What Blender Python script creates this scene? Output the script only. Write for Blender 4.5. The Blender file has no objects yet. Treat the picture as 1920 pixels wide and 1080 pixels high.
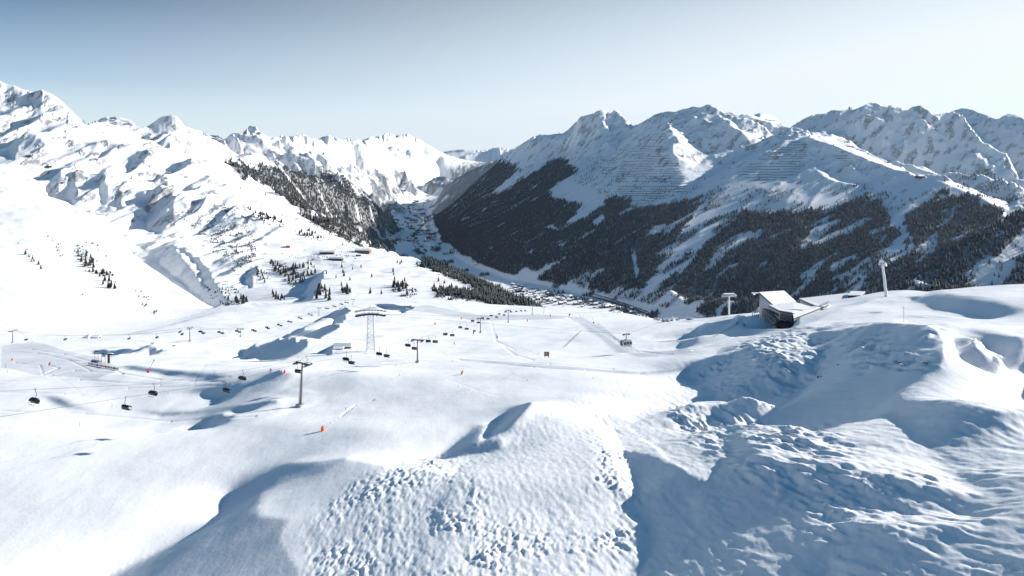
import bpy, math, random, bmesh
import numpy as np
from mathutils import Vector, Matrix

# ---------------------------------------------------------------- camera, sky, sun, exposure
SC = bpy.context.scene
COL = SC.collection
cam_d = bpy.data.cameras.new('camera'); cam = bpy.data.objects.new('camera', cam_d); COL.objects.link(cam)
SC.camera = cam
cam_d.sensor_width = 36.0; cam_d.lens = 24.0           # 1280 px per unit tangent at 1920 px
cam_d.shift_y = -(540-300)/1920.0                       # level camera with a lowered frame: uprights stay upright
cam_d.clip_start = 1.0; cam_d.clip_end = 120000.0
cam.location = (0, 0, 0); cam.rotation_euler = (math.radians(90), 0, 0)

AZ, EL = math.radians(70.0), math.radians(20.0)         # sun: bearing clockwise from the view axis, height
world = bpy.data.worlds.new('World'); SC.world = world; world.use_nodes = True
wn = world.node_tree; wn.nodes.clear()
sky = wn.nodes.new('ShaderNodeTexSky'); sky.sky_type = 'NISHITA'; sky.sun_disc = False
sky.sun_elevation = EL; sky.sun_rotation = AZ; sky.altitude = 2200.0
sky.air_density = 1.0; sky.dust_density = 1.0; sky.ozone_density = 1.5
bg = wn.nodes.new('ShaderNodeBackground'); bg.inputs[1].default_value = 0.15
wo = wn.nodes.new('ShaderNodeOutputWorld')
# aerosol veil low over the horizon; unseen sky overhead dimmed and tinted to colour shade
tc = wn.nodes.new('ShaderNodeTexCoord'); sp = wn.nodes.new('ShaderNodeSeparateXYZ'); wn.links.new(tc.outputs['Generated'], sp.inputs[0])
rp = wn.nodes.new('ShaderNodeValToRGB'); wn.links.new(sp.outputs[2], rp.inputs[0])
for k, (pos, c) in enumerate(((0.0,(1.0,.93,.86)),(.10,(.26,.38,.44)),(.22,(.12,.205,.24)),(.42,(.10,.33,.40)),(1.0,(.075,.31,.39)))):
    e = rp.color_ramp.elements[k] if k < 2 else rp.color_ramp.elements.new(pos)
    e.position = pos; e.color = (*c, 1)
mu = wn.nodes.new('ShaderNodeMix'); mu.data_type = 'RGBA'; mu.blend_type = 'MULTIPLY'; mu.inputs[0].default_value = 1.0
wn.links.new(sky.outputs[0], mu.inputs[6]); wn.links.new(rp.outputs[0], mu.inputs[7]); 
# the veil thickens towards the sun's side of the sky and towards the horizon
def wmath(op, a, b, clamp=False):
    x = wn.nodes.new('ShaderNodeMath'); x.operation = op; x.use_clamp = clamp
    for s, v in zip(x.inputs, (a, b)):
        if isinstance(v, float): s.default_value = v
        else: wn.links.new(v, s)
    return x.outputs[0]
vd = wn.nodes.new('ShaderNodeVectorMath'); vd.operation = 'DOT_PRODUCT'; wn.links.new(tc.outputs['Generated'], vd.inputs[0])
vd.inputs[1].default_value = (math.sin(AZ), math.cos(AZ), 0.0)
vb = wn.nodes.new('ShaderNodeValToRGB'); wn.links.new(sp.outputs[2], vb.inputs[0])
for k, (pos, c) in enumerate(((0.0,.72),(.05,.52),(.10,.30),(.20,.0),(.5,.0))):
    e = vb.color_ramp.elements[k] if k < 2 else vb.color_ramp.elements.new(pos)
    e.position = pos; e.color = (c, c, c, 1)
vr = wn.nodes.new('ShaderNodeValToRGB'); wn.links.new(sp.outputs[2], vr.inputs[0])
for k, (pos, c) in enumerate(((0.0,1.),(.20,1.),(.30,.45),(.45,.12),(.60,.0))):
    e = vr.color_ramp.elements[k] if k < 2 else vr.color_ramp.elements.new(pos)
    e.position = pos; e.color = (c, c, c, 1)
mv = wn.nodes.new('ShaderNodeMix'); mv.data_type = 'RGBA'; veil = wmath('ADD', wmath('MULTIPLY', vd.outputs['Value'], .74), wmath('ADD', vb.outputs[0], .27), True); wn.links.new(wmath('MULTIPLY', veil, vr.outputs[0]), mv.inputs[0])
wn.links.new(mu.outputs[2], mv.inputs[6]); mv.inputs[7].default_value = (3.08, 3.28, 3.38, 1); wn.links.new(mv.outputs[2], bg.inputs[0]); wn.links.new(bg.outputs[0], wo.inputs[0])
sun_d = bpy.data.lights.new('sun', 'SUN'); sun = bpy.data.objects.new('sun', sun_d); COL.objects.link(sun)
sun_d.energy = 5.0; sun_d.angle = math.radians(0.5); sun_d.color = (1.0, .955, .90)
to_sun = Vector((math.sin(AZ)*math.cos(EL), math.cos(AZ)*math.cos(EL), math.sin(EL)))
sun.rotation_euler = to_sun.to_track_quat('Z', 'Y').to_euler(); sun.location = (200, 0, 300)
SC.view_settings.view_transform = 'Standard'; SC.view_settings.look = 'None'
SC.view_settings.exposure = 0.95; SC.view_settings.gamma = 1.0
SC.render.engine = 'CYCLES'
SC.cycles.use_denoising = True
SC.cycles.max_bounces = 4; SC.cycles.diffuse_bounces = 2; SC.cycles.glossy_bounces = 2
SC.cycles.transmission_bounces = 3; SC.cycles.volume_bounces = 0; SC.cycles.transparent_max_bounces = 6

# ---------------------------------------------------------------- terrain
# The land is one height field z(X, Y).  It is sampled on rows of equal log-distance and columns of
# equal bearing so near snow gets metre-sized cells and far peaks ten-metre ones.
F_PX, HZ = 1280.0, 300.0            # survey scale used for the traced lines (pixels per unit tangent, eye level row)
SUN_AZ, SUN_EL = math.radians(70.0), math.radians(20.0)
SX, SY = math.sin(SUN_AZ), math.cos(SUN_AZ)
TANEL = math.tan(SUN_EL)

# ridges, gullies and slope lines: (pixel x, pixel y, distance in metres)
LINES = [
 # foreground slope
 [(-500,1085,118),(0,1080,118),(400,1080,114),(480,1080,114),(560,1080,112),(700,1080,103),(850,1080,94),(1000,1080,88),(1150,1080,87),(1200,1080,90),(1500,1080,73),(1920,1080,55),(2300,1080,50),(3000,1080,44)],
 [(-500,1400,75),(0,1400,75),(400,1400,75),(700,1400,66),(1200,1400,60),(1500,1400,50),(1920,1500,38)],
 [(-500,900,160),(0,900,158),(400,905,155),(480,905,155),(560,905,152),(700,900,140),(850,895,128),(1000,900,121),(1150,900,120),(1220,900,123),(1500,900,101),(1920,900,73),(2300,890,70),(3000,880,60)],
 [(-500,800,192),(0,800,190),(300,803,192),(420,803,196),(563,800,185),(700,800,175),(1000,800,165),(1250,800,158),(1500,800,129),(1920,800,94),(2300,790,86),(3000,770,80)],
 [(-500,830,204),(0,822,202),(300,812,204)],
 [(-500,790,230),(0,795,215),(300,797,220),(563,762,226)],
 [(-500,700,300),(0,700,290),(400,700,275),(700,700,245),(1000,700,235),(1250,700,222),(1500,700,178),(1920,700,132),(2300,690,116),(3000,670,110)],
 [(-500,655,450),(0,655,460),(400,650,400),(700,665,350),(1000,660,340),(1250,655,310),(1380,650,275),(1500,645,246),(1920,640,188),(2300,620,165),(3000,600,150)],
 # edge of the snow fields
 [(-500,642,600),(0,638,620),(100,636,640),(150,632,650),(235,628,700),(300,610,780),(400,583,950),(500,572,1050),(600,565,1100),(700,562,1130),(800,560,1150),(900,571,1100),(1000,574,1050),(1100,577,950),(1180,586,830),(1250,600,680),(1330,597,570),(1400,588,490),(1450,596,440),(1500,585,430),(1560,570,420),(1620,553,405),(1662,544,390),(1750,535,355),(1850,527,325),(1920,524,305),(2100,515,280),(2500,500,240),(3000,490,210)],
 # hidden drop behind it
 [(-500,690,760),(0,684,780),(235,664,860),(400,604,1080),(500,588,1180),(700,572,1240),(800,566,1270)],
 [(1000,640,1250),(1100,650,1200),(1250,680,1000),(1400,680,800),(1560,670,680),(1700,640,560),(1920,600,480),(2500,580,400),(3000,560,380)],
 [(1000,740,2000),(1200,760,1700),(1500,760,1500),(1920,740,1400),(2500,700,1300),(3000,650,1300)],
 # smooth slope at the left
 [(-500,560,980),(0,600,1060),(200,605,1120),(330,600,1180),(400,578,1260)],
 [(-500,450,1400),(0,500,1400),(150,520,1400),(260,540,1400),(360,560,1380)],
 [(-500,320,1900),(0,335,2000),(100,380,1950),(190,440,1800),(300,510,1600),(400,578,1260)],
 [(200,470,2000),(310,535,1790),(385,580,1480),(420,585,1350)],
 # gullied face
 [(0,330,2350),(100,345,2350),(200,400,2250),(300,470,2000),(350,500,1850),(400,550,1550)],
 [(-500,240,2700),(0,262,2800),(20,258,2800),(60,246,2850),(100,245,2900),(200,240,3000),(300,245,3200),(370,255,3300),(420,295,3350),(460,330,3300),(560,395,3050),(620,430,2780),(690,462,2500),(740,473,2350),(800,488,2100),(860,505,1870),(900,525,1700),(960,552,1450),(1010,570,1250)],
 [(-500,300,3300),(0,300,3300),(200,280,3500),(380,330,3900)],
 [(420,400,4100),(560,480,3800),(690,520,3300),(800,560,2900),(900,600,2500),(1010,640,2100)],
 # bench with trees
 [(450,565,1350),(560,562,1300),(700,560,1300),(800,555,1330),(900,560,1300),(960,566,1200)],
 [(400,400,2600),(450,440,2400),(500,470,2150),(560,480,2080),(640,485,2000),(720,490,1950),(780,500,1850),(850,530,1600)],
 [(480,520,1750),(540,520,1700),(620,530,1550),(700,535,1520),(800,535,1500)],
 # high peaks at the left
 [(-500,100,4200),(-200,120,4200),(0,152,4200),(20,160,4150),(50,170,4100),(75,170,4100),(100,177,4100),(118,195,4050),(140,215,4000),(165,236,3900)],
 [(168,236,5200),(190,224,5200),(210,219,5200),(235,222,5200),(258,240,5100)],
 [(250,242,4700),(275,238,4650),(300,222,4600),(320,217,4600),(335,220,4600),(350,237,4600),(380,243,4700),(410,256,4900),(450,290,5200)],
 # far range beyond, crest and spurs
 [(370,262,7000),(420,258,7200),(435,250,7400),(455,252,8000),(470,236,8600),(480,236,8700),(490,246,8900),(510,256,9400),(540,257,10200),(570,253,10900),(600,264,11600),(622,255,12300),(650,262,13000),(690,262,14800),(705,255,17500),(722,250,19500),(735,256,20000),(760,251,21000),(775,258,21500),(800,270,22500),(820,284,23500),(860,300,24500),(900,318,25500)],
 [(450,300,4700),(500,308,4900),(570,327,5400),(615,345,5900),(650,360,6400),(725,397,7700),(750,430,8100)],
 [(490,262,8400),(540,300,8400),(592,335,8600),(640,365,9000),(720,385,9900)],
 [(560,290,9700),(590,312,9900),(640,330,10600),(685,352,11400),(740,372,12400),(760,383,12600)],
 [(640,300,12300),(680,335,12700),(740,365,14000)],
 [(722,252,19400),(735,280,18800),(760,300,18300),(780,312,18500),(795,330,19000),(808,350,20500)],
 # valley floor
 [(690,520,4300),(700,480,5830),(718,448,7090),(748,435,7780),(736,413,9290),(754,399,10600),(728,381,12960),(762,367,15660),(792,358,18100),(830,348,21900)],
 [(1300,600,3450),(1230,592,3600),(1150,582,3720),(1100,575,3830),(1000,562,4010),(900,530,4560),(850,500,5250),(800,480,5830),(780,450,7000),(785,420,8750),(780,395,11000),(800,372,14500)],
 [(1600,620,3200),(1400,600,3400),(1300,588,3650),(1200,572,3860),(1100,556,4100),(1020,540,4370),(960,530,4560),(915,515,4880),(880,500,5250),(850,482,5760),(830,462,6480),(815,435,7775),(810,412,9370),(808,395,11050),(818,376,13500)],
 [(2600,600,2800),(1920,600,3000),(1600,620,3200)],
 [(800,480,5830),(718,448,7090)],[(785,420,8750),(745,417,8970)],[(780,395,11000),(745,392,11400)],
 # very far range
 [(780,292,30000),(835,284,30000),(850,280,29500),(870,281,29000),(890,283,28500),(910,281,28000),(925,277,28000),(945,277,28000),(970,279,28000),(1010,275,28000)],
 [(860,333,26700),(900,322,26500),(940,306,25500),(1010,300,25000)],
 # right range crest
 [(822,362,13200),(830,350,12500),(850,336,11800),(870,325,11200),(930,300,10100),(950,290,9800),(975,272,9300),(1000,256,8900),(1020,252,8700),(1050,251,8600),(1065,244,8500),(1078,232,8500),(1090,218,8500),(1110,215,8500),(1122,208,8500),(1130,206,8500),(1140,212,8450),(1150,207,8400),(1160,212,8300),(1172,224,8200),(1187,236,8000)],
 [(1187,236,8000),(1205,226,7800),(1240,211,7500),(1262,208,7300),(1275,206,7250),(1300,200,7100),(1318,197,7050),(1330,196,7000),(1345,204,6950),(1370,226,6700),(1400,244,6400),(1437,254,6200)],
 [(1355,212,8000),(1370,210,8000),(1400,215,8000),(1425,212,8000),(1445,218,7900),(1462,228,7700),(1475,240,7500),(1485,240,7300)],
 [(1485,240,7300),(1500,228,7000),(1520,218,6900),(1540,213,6800),(1560,206,6700),(1590,206,6600),(1602,204,6600),(1608,200,6600),(1632,192,6500),(1642,194,6500),(1652,200,6500),(1690,203,6600),(1705,212,6600)],
 [(1700,212,7600),(1712,200,7600),(1722,197,7600),(1735,206,7500),(1752,217,7300)],
 [(1752,216,8200),(1770,212,8200),(1790,207,8000),(1805,202,8000),(1820,206,8000),(1845,214,8000),(1868,222,8000)],
 [(1868,223,8600),(1888,213,8600),(1900,214,8600),(1920,222,8500),(1990,235,8000),(2100,240,7500),(2400,230,7000),(2800,230,6500)],
 # spurs and gullies of the right range
 [(1130,206,8500),(1140,250,8000),(1120,290,7500),(1080,330,6900),(1000,400,6200),(930,460,5500)],
 [(1000,256,8900),(960,300,8700),(900,380,8000),(860,430,7200)],
 [(1060,250,8700),(1060,290,8300),(1020,330,7700),(950,410,6900)],
 [(1187,240,8000),(1160,275,7500),(1130,310,7000),(1090,350,6300),(1060,400,5700),(1020,470,4900)],
 [(1262,209,7300),(1250,228,6600),(1256,250,6300),(1262,275,6050),(1275,300,5850),(1287,322,5650),(1262,360,5250),(1230,420,4700),(1180,500,4200)],
 [(1477,243,6900),(1450,262,6500),(1400,300,6100),(1350,335,5800),(1300,352,5550),(1275,375,5300),(1240,420,4900),(1215,500,4250)],
 [(1530,238,6200),(1500,248,6000),(1445,280,5700),(1400,312,5450),(1352,347,5250),(1330,375,5000),(1320,430,4550),(1290,500,4100),(1250,570,3700)],
 [(1530,243,6150),(1560,256,5800),(1608,276,5500),(1650,300,5250),(1690,325,5050),(1742,338,4850),(1770,343,4750),(1830,352,4600),(1890,386,4350),(1930,410,4100)],
 [(1500,262,5900),(1540,310,5350),(1600,345,4950),(1640,365,4700),(1650,400,4400),(1600,480,3850),(1560,540,3500)],
 [(1560,243,6400),(1640,275,6100),(1720,315,5700),(1790,335,5400),(1880,372,4900),(1930,395,4600)],
 [(1640,196,6500),(1660,230,6250),(1700,270,5950)],
 [(1722,199,7500),(1740,222,7100),(1792,256,6500),(1850,287,6000),(1907,316,5500),(1960,340,5200)],
 [(1700,345,4700),(1695,380,4350),(1700,430,4000),(1700,455,3800),(1650,485,3650),(1600,515,3450),(1560,540,3350)],
 [(2800,300,2900),(2300,320,2900),(2000,365,2900),(1920,392,2900),(1860,420,2800),(1800,450,2700),(1740,495,2520),(1700,540,2350),(1680,570,2250)],
 [(2800,420,3500),(1960,460,3500),(1860,480,3450),(1760,540,3250)],
 [(1400,420,4400),(1360,520,3950),(1330,570,3700)],
 # land behind the crests
 [(-500,260,60000),(3000,260,60000)],
 [(1000,285,12500),(1300,270,11500),(1600,270,11000),(2400,270,11000),(2800,270,10000)],
 [(0,262,5200),(165,262,5600),(330,262,6000),(400,290,6200)],
 [(-500,240,9000),(200,270,9000),(480,275,11500),(600,285,15500),(690,285,19000),(760,290,26500),(820,300,27000)],
]

# traced patches of shade (steep towards the sun) and of sun (flat or turned to the sun); last number = slope towards the sun
SHADE = [
 ([(600,884),(650,858),(600,866),(530,870),(487,891),(440,911),(420,932),(412,948),(411,972),(393,988),(300,1028),(180,1080),(100,1300),(520,1300),(560,1080),(520,1010),(540,975),(481,972),(487,925),(540,905)],.52),
 ([(800,863),(850,830),(894,795),(905,800),(891,834),(935,822),(941,841),(850,861)],.5),
 ([(997,754),(957,768),(930,795),(905,830),(925,820),(951,806),(976,781)],.6),
 ([(1160,845),(1178,878),(1200,926),(1174,941),(1187,960),(1212,1001),(1215,1023),(1190,1080),(1170,1400),(3000,1400),(3000,560),(1960,640),(1915,790),(1850,765),(1682,743),(1710,715),(1760,680),(1770,650),(1750,628),(1700,622),(1600,616),(1540,628),(1500,640),(1440,645),(1400,655),(1330,675),(1279,699),(1314,731),(1341,749),(1332,763),(1371,844),(1345,880),(1325,905),(1240,862),(1190,850)],.56),
 ([(1420,925),(1520,940),(1580,988),(1780,1000),(1940,930),(1940,1300),(1170,1300),(1215,1020),(1240,960),(1330,960)],.54),
 ([(1330,900),(1400,960),(1480,1040),(1560,1090),(1440,1090),(1380,1000),(1320,940)],.46),
 ([(1560,1000),(1700,1010),(1800,985),(1880,960),(1940,900),(1940,1300),(1500,1300)],.60),
 ([(1700,830),(1800,880),(1940,900),(1940,780),(1850,775),(1720,770),(1690,790)],.54),
 ([(1785,642),(1838,635),(1835,625),(1814,616),(1860,622),(1909,639),(1918,671),(1906,699),(1863,688),(1824,674),(1792,667)],.6),
 ([(1710,561),(1760,552),(1801,557),(1870,568),(1925,584),(1859,597),(1801,587),(1755,573)],.5),
 ([(1272,645),(1280,630),(1315,612),(1352,600),(1385,592),(1377,602),(1340,625),(1302,645),(1285,650)],.55),
 ([(1392,605),(1385,593),(1435,588),(1465,615),(1415,630)],.42),
 ([(425,676),(462,658),(500,640),(545,628),(580,614),(617,591),(640,577),(655,579),(632,610),(600,637),(578,650),(545,664),(490,672)],.55),
 ([(697,572),(732,570),(777,576),(757,585),(720,579)],.6),
 ([(600,655),(627,648),(615,666)],.7),
 ([(322,741),(400,729),(480,712),(520,700),(545,705),(490,722),(440,745),(395,758),(410,750),(372,744),(385,738)],.6),
 ([(360,799),(400,790),(435,785),(425,795),(387,800)],.8),
 ([(247,765),(295,774),(400,772),(480,764),(515,760),(515,766),(480,770),(400,777),(295,780)],.8),
 ([(77,744),(107,747),(130,757),(195,769),(120,762),(100,754)],.8),
 ([(222,684),(277,691),(322,695),(425,711),(400,712),(287,702),(237,692)],.8),
 ([(165,662),(240,652),(330,646),(250,664),(215,668)],.42),
 ([(15,272),(25,255),(65,241),(45,252),(32,272),(20,305)],.8),
 ([(90,348),(100,328),(125,314),(112,330),(103,350),(97,372),(90,372)],.9),
 ([(122,360),(127,337),(147,307),(139,330),(143,352),(137,378)],.9),
 ([(182,342),(190,315),(196,335),(200,352),(192,370)],.9),
 ([(212,375),(215,348),(225,352),(229,380)],.8),
 ([(272,425),(272,400),(287,345),(295,315),(318,338),(325,370),(320,400),(300,427)],.7),
 ([(320,458),(300,480),(297,500),(330,525),(350,540),(375,560),(400,577),(430,572),(400,530),(385,500),(350,475)],.65),
 ([(280,257),(330,242),(320,257),(315,275),(300,272)],.7),
 ([(257,255),(282,245),(272,257)],.7),
 ([(550,560),(570,550),(575,527),(607,508),(600,530),(585,562)],.7),
 ([(455,515),(465,500),(482,496),(470,520),(470,540),(458,530)],.7),
 ([(455,253),(470,236),(480,246),(487,262),(465,258)],.7),
 ([(490,270),(512,277),(540,294),(500,282)],.7),
 ([(520,262),(540,260),(565,275),(573,293),(550,285)],.7),
 ([(575,292),(582,300),(592,333),(583,322)],.7),
 ([(600,275),(640,287),(615,285)],.6),
 ([(675,275),(700,272),(712,285),(690,282)],.6),
 ([(722,265),(735,256),(757,257),(755,277),(750,305),(735,292)],.7),
 ([(590,330),(630,335),(625,360),(650,372),(610,352)],.6),
 ([(600,400),(645,385),(700,395),(730,400),(752,425),(745,450),(730,470),(690,462),(650,430)],.6),
 ([(650,358),(690,362),(740,385),(765,385),(750,400),(700,385)],.6),
 ([(738,300),(762,302),(800,330),(835,346),(840,350),(800,362),(760,368),(742,345)],.6),
 ([(640,300),(655,285),(690,310),(730,345),(700,345),(665,325)],.55),
 ([(500,300),(520,290),(560,318),(600,345),(570,335)],.55),
 ([(1640,198),(1700,207),(1722,200),(1760,218),(1805,205),(1870,224),(1960,225),(2100,260),(2100,420),(1930,350),(1860,300),(1790,258),(1730,222)],.62),
 ([(1640,198),(1720,225),(1800,268),(1850,300),(1900,340),(1905,385),(1850,352),(1770,338),(1700,310),(1610,272),(1590,255),(1560,240)],.58),
]
SOFT = [
 ([(487,925),(540,900),(640,862),(720,875),(690,905),(600,955),(520,990),(481,975)],.31),
 ([(860,870),(930,850),(1000,780),(1110,790),(1160,900),(1200,1000),(1160,1300),(780,1300),(820,950)],.22),
 ([(520,985),(600,945),(690,900),(740,1000),(720,1300),(500,1300),(520,1080),(500,1010)],.42),
 ([(690,900),(760,880),(850,890),(830,1000),(800,1300),(720,1300),(740,1000)],.33),
 ([(780,970),(825,920),(870,880),(885,890),(850,960),(830,1020),(800,1100),(770,1200),(760,1080)],.44),
 ([(1340,690),(1520,700),(1600,720),(1560,770),(1420,785),(1345,760)],.48),
 ([(1134,768),(1162,828),(1175,878),(1200,870),(1240,858),(1190,810)],.33),
 ([(1134,768),(1180,790),(1290,765),(1332,763),(1371,844),(1345,880),(1325,905),(1240,850),(1180,800)],.27),
]
LIT = [
 ([(1500,612),(1560,588),(1640,560),(1700,548),(1800,540),(1925,530),(1925,556),(1870,560),(1760,548),(1700,560),(1750,580),(1850,602),(1925,598),(1925,608),(1850,606),(1740,606),(1600,605),(1520,616)],.0),
 ([(1400,655),(1450,632),(1490,622),(1530,650),(1545,672),(1520,700),(1500,690),(1480,680),(1440,672)],.24),
 ([(1417,745),(1467,731),(1506,712),(1502,731),(1484,752),(1452,762),(1425,760)],.22),
 ([(1367,784),(1392,777),(1408,798),(1438,793),(1456,809),(1499,812),(1537,793),(1550,804),(1612,788),(1668,772),(1700,798),(1722,830),(1800,894),(1846,926),(1784,926),(1720,907),(1623,884),(1584,890),(1607,865),(1558,874),(1468,874),(1423,855),(1381,819)],.12),
 ([(1520,945),(1623,955),(1687,948),(1800,955),(1849,981),(1775,987),(1704,981),(1639,984),(1574,974)],.2),
 ([(1598,665),(1625,655),(1640,668),(1615,675)],.1),
 ([(322,462),(345,478),(368,500),(378,530),(388,545),(378,540),(358,510),(335,482)],-.1),
 ([(405,520),(430,535),(450,560),(440,562),(410,540)],.0),
 ([(1250,230),(1275,245),(1290,265),(1332,290),(1295,311),(1257,287),(1260,272),(1270,267),(1257,247)],-.2),
 ([(1337,205),(1365,222),(1400,242),(1437,252),(1415,257),(1400,260),(1372,235),(1347,217)],-.3),
 ([(1505,249),(1530,245),(1576,260),(1608,276),(1682,308),(1687,318),(1742,334),(1737,341),(1698,331),(1682,329),(1629,308),(1599,299),(1572,285),(1514,264)],-.2),
 ([(1523,299),(1540,311),(1572,327),(1618,345),(1608,351),(1560,338),(1530,320)],-.1),
 ([(1567,311),(1595,313),(1615,327),(1615,336),(1590,318)],-.1),
 ([(1751,338),(1801,341),(1847,357),(1889,382),(1889,400),(1847,382),(1797,359),(1767,350)],-.1),
 ([(1794,265),(1847,286),(1868,306),(1836,290)],-.2),
 ([(1792,255),(1852,284),(1907,313),(1870,297)],-.2),
 ([(1604,203),(1634,219),(1629,229)],-.3),
 ([(1720,222),(1751,234),(1740,236)],-.3),
 ([(1120,225),(1135,232),(1150,247),(1140,246)],-.3),
 ([(1168,222),(1187,238),(1178,238)],-.3),
]
GULLY = [  # faces cut by gullies: outline, (width, length), slope range towards the sun, direction, seed
 ([(70,300),(140,262),(260,285),(330,300),(420,330),(480,400),(500,470),(470,520),(420,560),(380,540),(300,490),(200,420),(120,375),(70,335)], (34,260), (-.25,.40), .12, 201),
 ([(430,262),(475,240),(540,260),(620,258),(700,262),(760,255),(830,295),(840,345),(760,362),(700,345),(600,322),(500,302),(440,290)], (380,1900), (-.25,.68), -1.15, 205),
 ([(0,160),(60,175),(110,190),(140,225),(150,240),(60,250),(0,252)], (70,260), (-.2,.45), .2, 209),
]
SHADE_ZONE = [(800,400),(830,345),(950,285),(1000,250),(1090,212),(1130,200),(1330,190),(1480,235),(1640,185),(1960,205),(3000,200),(3000,620),(1660,600),(1400,640),(1250,640),(1000,620),(900,530),(815,460)]

def _hash(i, j, s):
    n = (i*374761393 + j*668265263 + s*1442695041) & 0xffffffff
    n = ((n ^ (n >> 13))*1274126177) & 0xffffffff
    return ((n ^ (n >> 16)) & 0xffff).astype(np.float32)*np.float32(2*math.pi/65536)
def perlin(x, y, s=0):
    i = np.floor(x).astype(np.int64); j = np.floor(y).astype(np.int64)
    fx = (x-i).astype(np.float32); fy = (y-j).astype(np.float32)
    ux = fx*fx*fx*(fx*(fx*6-15)+10); uy = fy*fy*fy*(fy*(fy*6-15)+10)
    def gr(a, b, dx, dy):
        h = _hash(i+a, j+b, s); return np.cos(h)*dx+np.sin(h)*dy
    n00 = gr(0,0,fx,fy); n10 = gr(1,0,fx-1,fy); n01 = gr(0,1,fx,fy-1); n11 = gr(1,1,fx-1,fy-1)
    return ((n00*(1-ux)+n10*ux)*(1-uy)+(n01*(1-ux)+n11*ux)*uy)*1.5
def inpoly(px, py, poly):
    c = np.zeros(px.shape, bool)
    P = np.array(poly, float); Q = np.roll(P, -1, 0)
    x0, y0 = P.min(0); x1, y1 = P.max(0)
    sel = (px >= x0) & (px <= x1) & (py >= y0) & (py <= y1)
    if not sel.any(): return c
    X = px[sel]; Y = py[sel]; r = np.zeros(X.shape, bool)
    for (ax, ay), (bx, by) in zip(P, Q):
        if ay == by: continue
        r ^= ((ay > Y) != (by > Y)) & (X < (bx-ax)*(Y-ay)/(by-ay)+ax)
    c[sel] = r
    return c

def blur(a, n, axis=None):
    """n passes of a 1-2-1 kernel"""
    for _ in range(n):
        if axis != 1:
            p = np.pad(a, ((1,1),(0,0)), 'edge'); a = .25*p[:-2]+.5*a+.25*p[2:]
        if axis != 0:
            p = np.pad(a, ((0,0),(1,1)), 'edge'); a = .25*p[:,:-2]+.5*a+.25*p[:,2:]
    return a

D = 0.004
U0, U1, V0, V1 = -0.86, 1.22, math.log(42.0), math.log(45000.0)
NU, NV = int((U1-U0)/D)+1, int((V1-V0)/D)+1
UU = U0 + D*np.arange(NU); VV = V0 + D*np.arange(NV)
YY = np.exp(VV)

def resize(a, shp):
    r = np.linspace(0, a.shape[0]-1, shp[0]); c = np.linspace(0, a.shape[1]-1, shp[1])
    i = np.clip(r.astype(int), 0, a.shape[0]-2); j = np.clip(c.astype(int), 0, a.shape[1]-2)
    fr = (r-i)[:,None]; fc = (c-j)[None]
    A = a[i]; B = a[i+1]; M = A*(1-fr)+B*fr
    return M[:,j]*(1-fc)+M[:,j+1]*fc

def base_surface():
    pu, pv, pe = [], [], []
    for L in LINES:
        for (x0,y0,d0),(x1,y1,d1) in zip(L[:-1], L[1:]):
            n = int(max(abs(x1-x0)/F_PX, abs(math.log(d1/d0)))/D*1.5)+2
            t = np.linspace(0, 1, n)
            pu.append((x0+(x1-x0)*t-960)/F_PX); pe.append((HZ-(y0+(y1-y0)*t))/F_PX)
            pv.append(math.log(d0)+(math.log(d1)-math.log(d0))*t)
    pu, pv, pe = map(np.concatenate, (pu, pv, pe))
    global FIX
    g = None
    for k in (16, 8, 4, 2, 1):
        nu, nv = (NU-1)//k+1, (NV-1)//k+1
        iu = np.rint((pu-U0)/(U1-U0)*(nu-1)).astype(int); iv = np.rint((pv-V0)/(V1-V0)*(nv-1)).astype(int)
        ok = (iu >= 0) & (iu < nu) & (iv >= 0) & (iv < nv)
        idx = iv[ok]*nu+iu[ok]
        s = np.bincount(idx, pe[ok], nu*nv); c = np.bincount(idx, minlength=nu*nv)
        fix = (c > 0).reshape(nv, nu); val = (s/np.maximum(c, 1)).reshape(nv, nu)
        g = np.full((nv, nu), -.2) if g is None else resize(g, (nv, nu))
        g[fix] = val[fix]
        ii, jj = np.indices(g.shape); par = (ii+jj) & 1
        for it in range(400 if k == 16 else 60):
            for q in (0, 1):
                p = np.pad(g, 1, 'edge')
                m = (par == q) & ~fix
                a = .25*(p[:-2,1:-1]+p[2:,1:-1]+p[1:-1,:-2]+p[1:-1,2:])
                g = np.where(m, g+1.6*(a-g), g)
    FIX = blur(fix.astype(float), 1)*2
    # soften: snow fields strongly, rock mountains hardly
    s1 = blur(g, 2); s2 = blur(g, 14); s3 = blur(s2, 40)
    w = np.clip((VV-math.log(900))/.6, 0, 1)[:,None]
    w2 = np.clip((VV-math.log(220))/.3, 0, 1)[:,None]
    near = s3*(1-w2)+s2*w2
    w3 = np.clip((VV-math.log(4000))/.2, 0, 1)[:,None]
    return near*(1-w)+(s1*(1-w3)+g*w3)*w

A_S = (SX-UU*SY)[None]; B_S = SY
A_P = (-SY-UU*SX)[None]; B_P = SX
def du(a): return (a[:-1,1:]-a[:-1,:-1])/D
def dv(a): return (a[1:,:-1]-a[:-1,:-1])/D
def dsun(g): return A_S[:,:-1]*du(g)+B_S*(g[:-1,:-1]+dv(g))
def dper(g): return A_P[:,:-1]*du(g)+B_P*(g[:-1,:-1]+dv(g))
def adj(r, A, B):
    o = np.zeros((NV, NU)); ar = A[:,:-1]*r/D; br = B*r/D
    o[:-1,1:] += ar; o[:-1,:-1] -= ar; o[:-1,:-1] += B*r-br; o[1:,:-1] += br
    return o

def visible(g):
    m = np.maximum.accumulate(g, 0)
    return g >= m-0.0008

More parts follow.
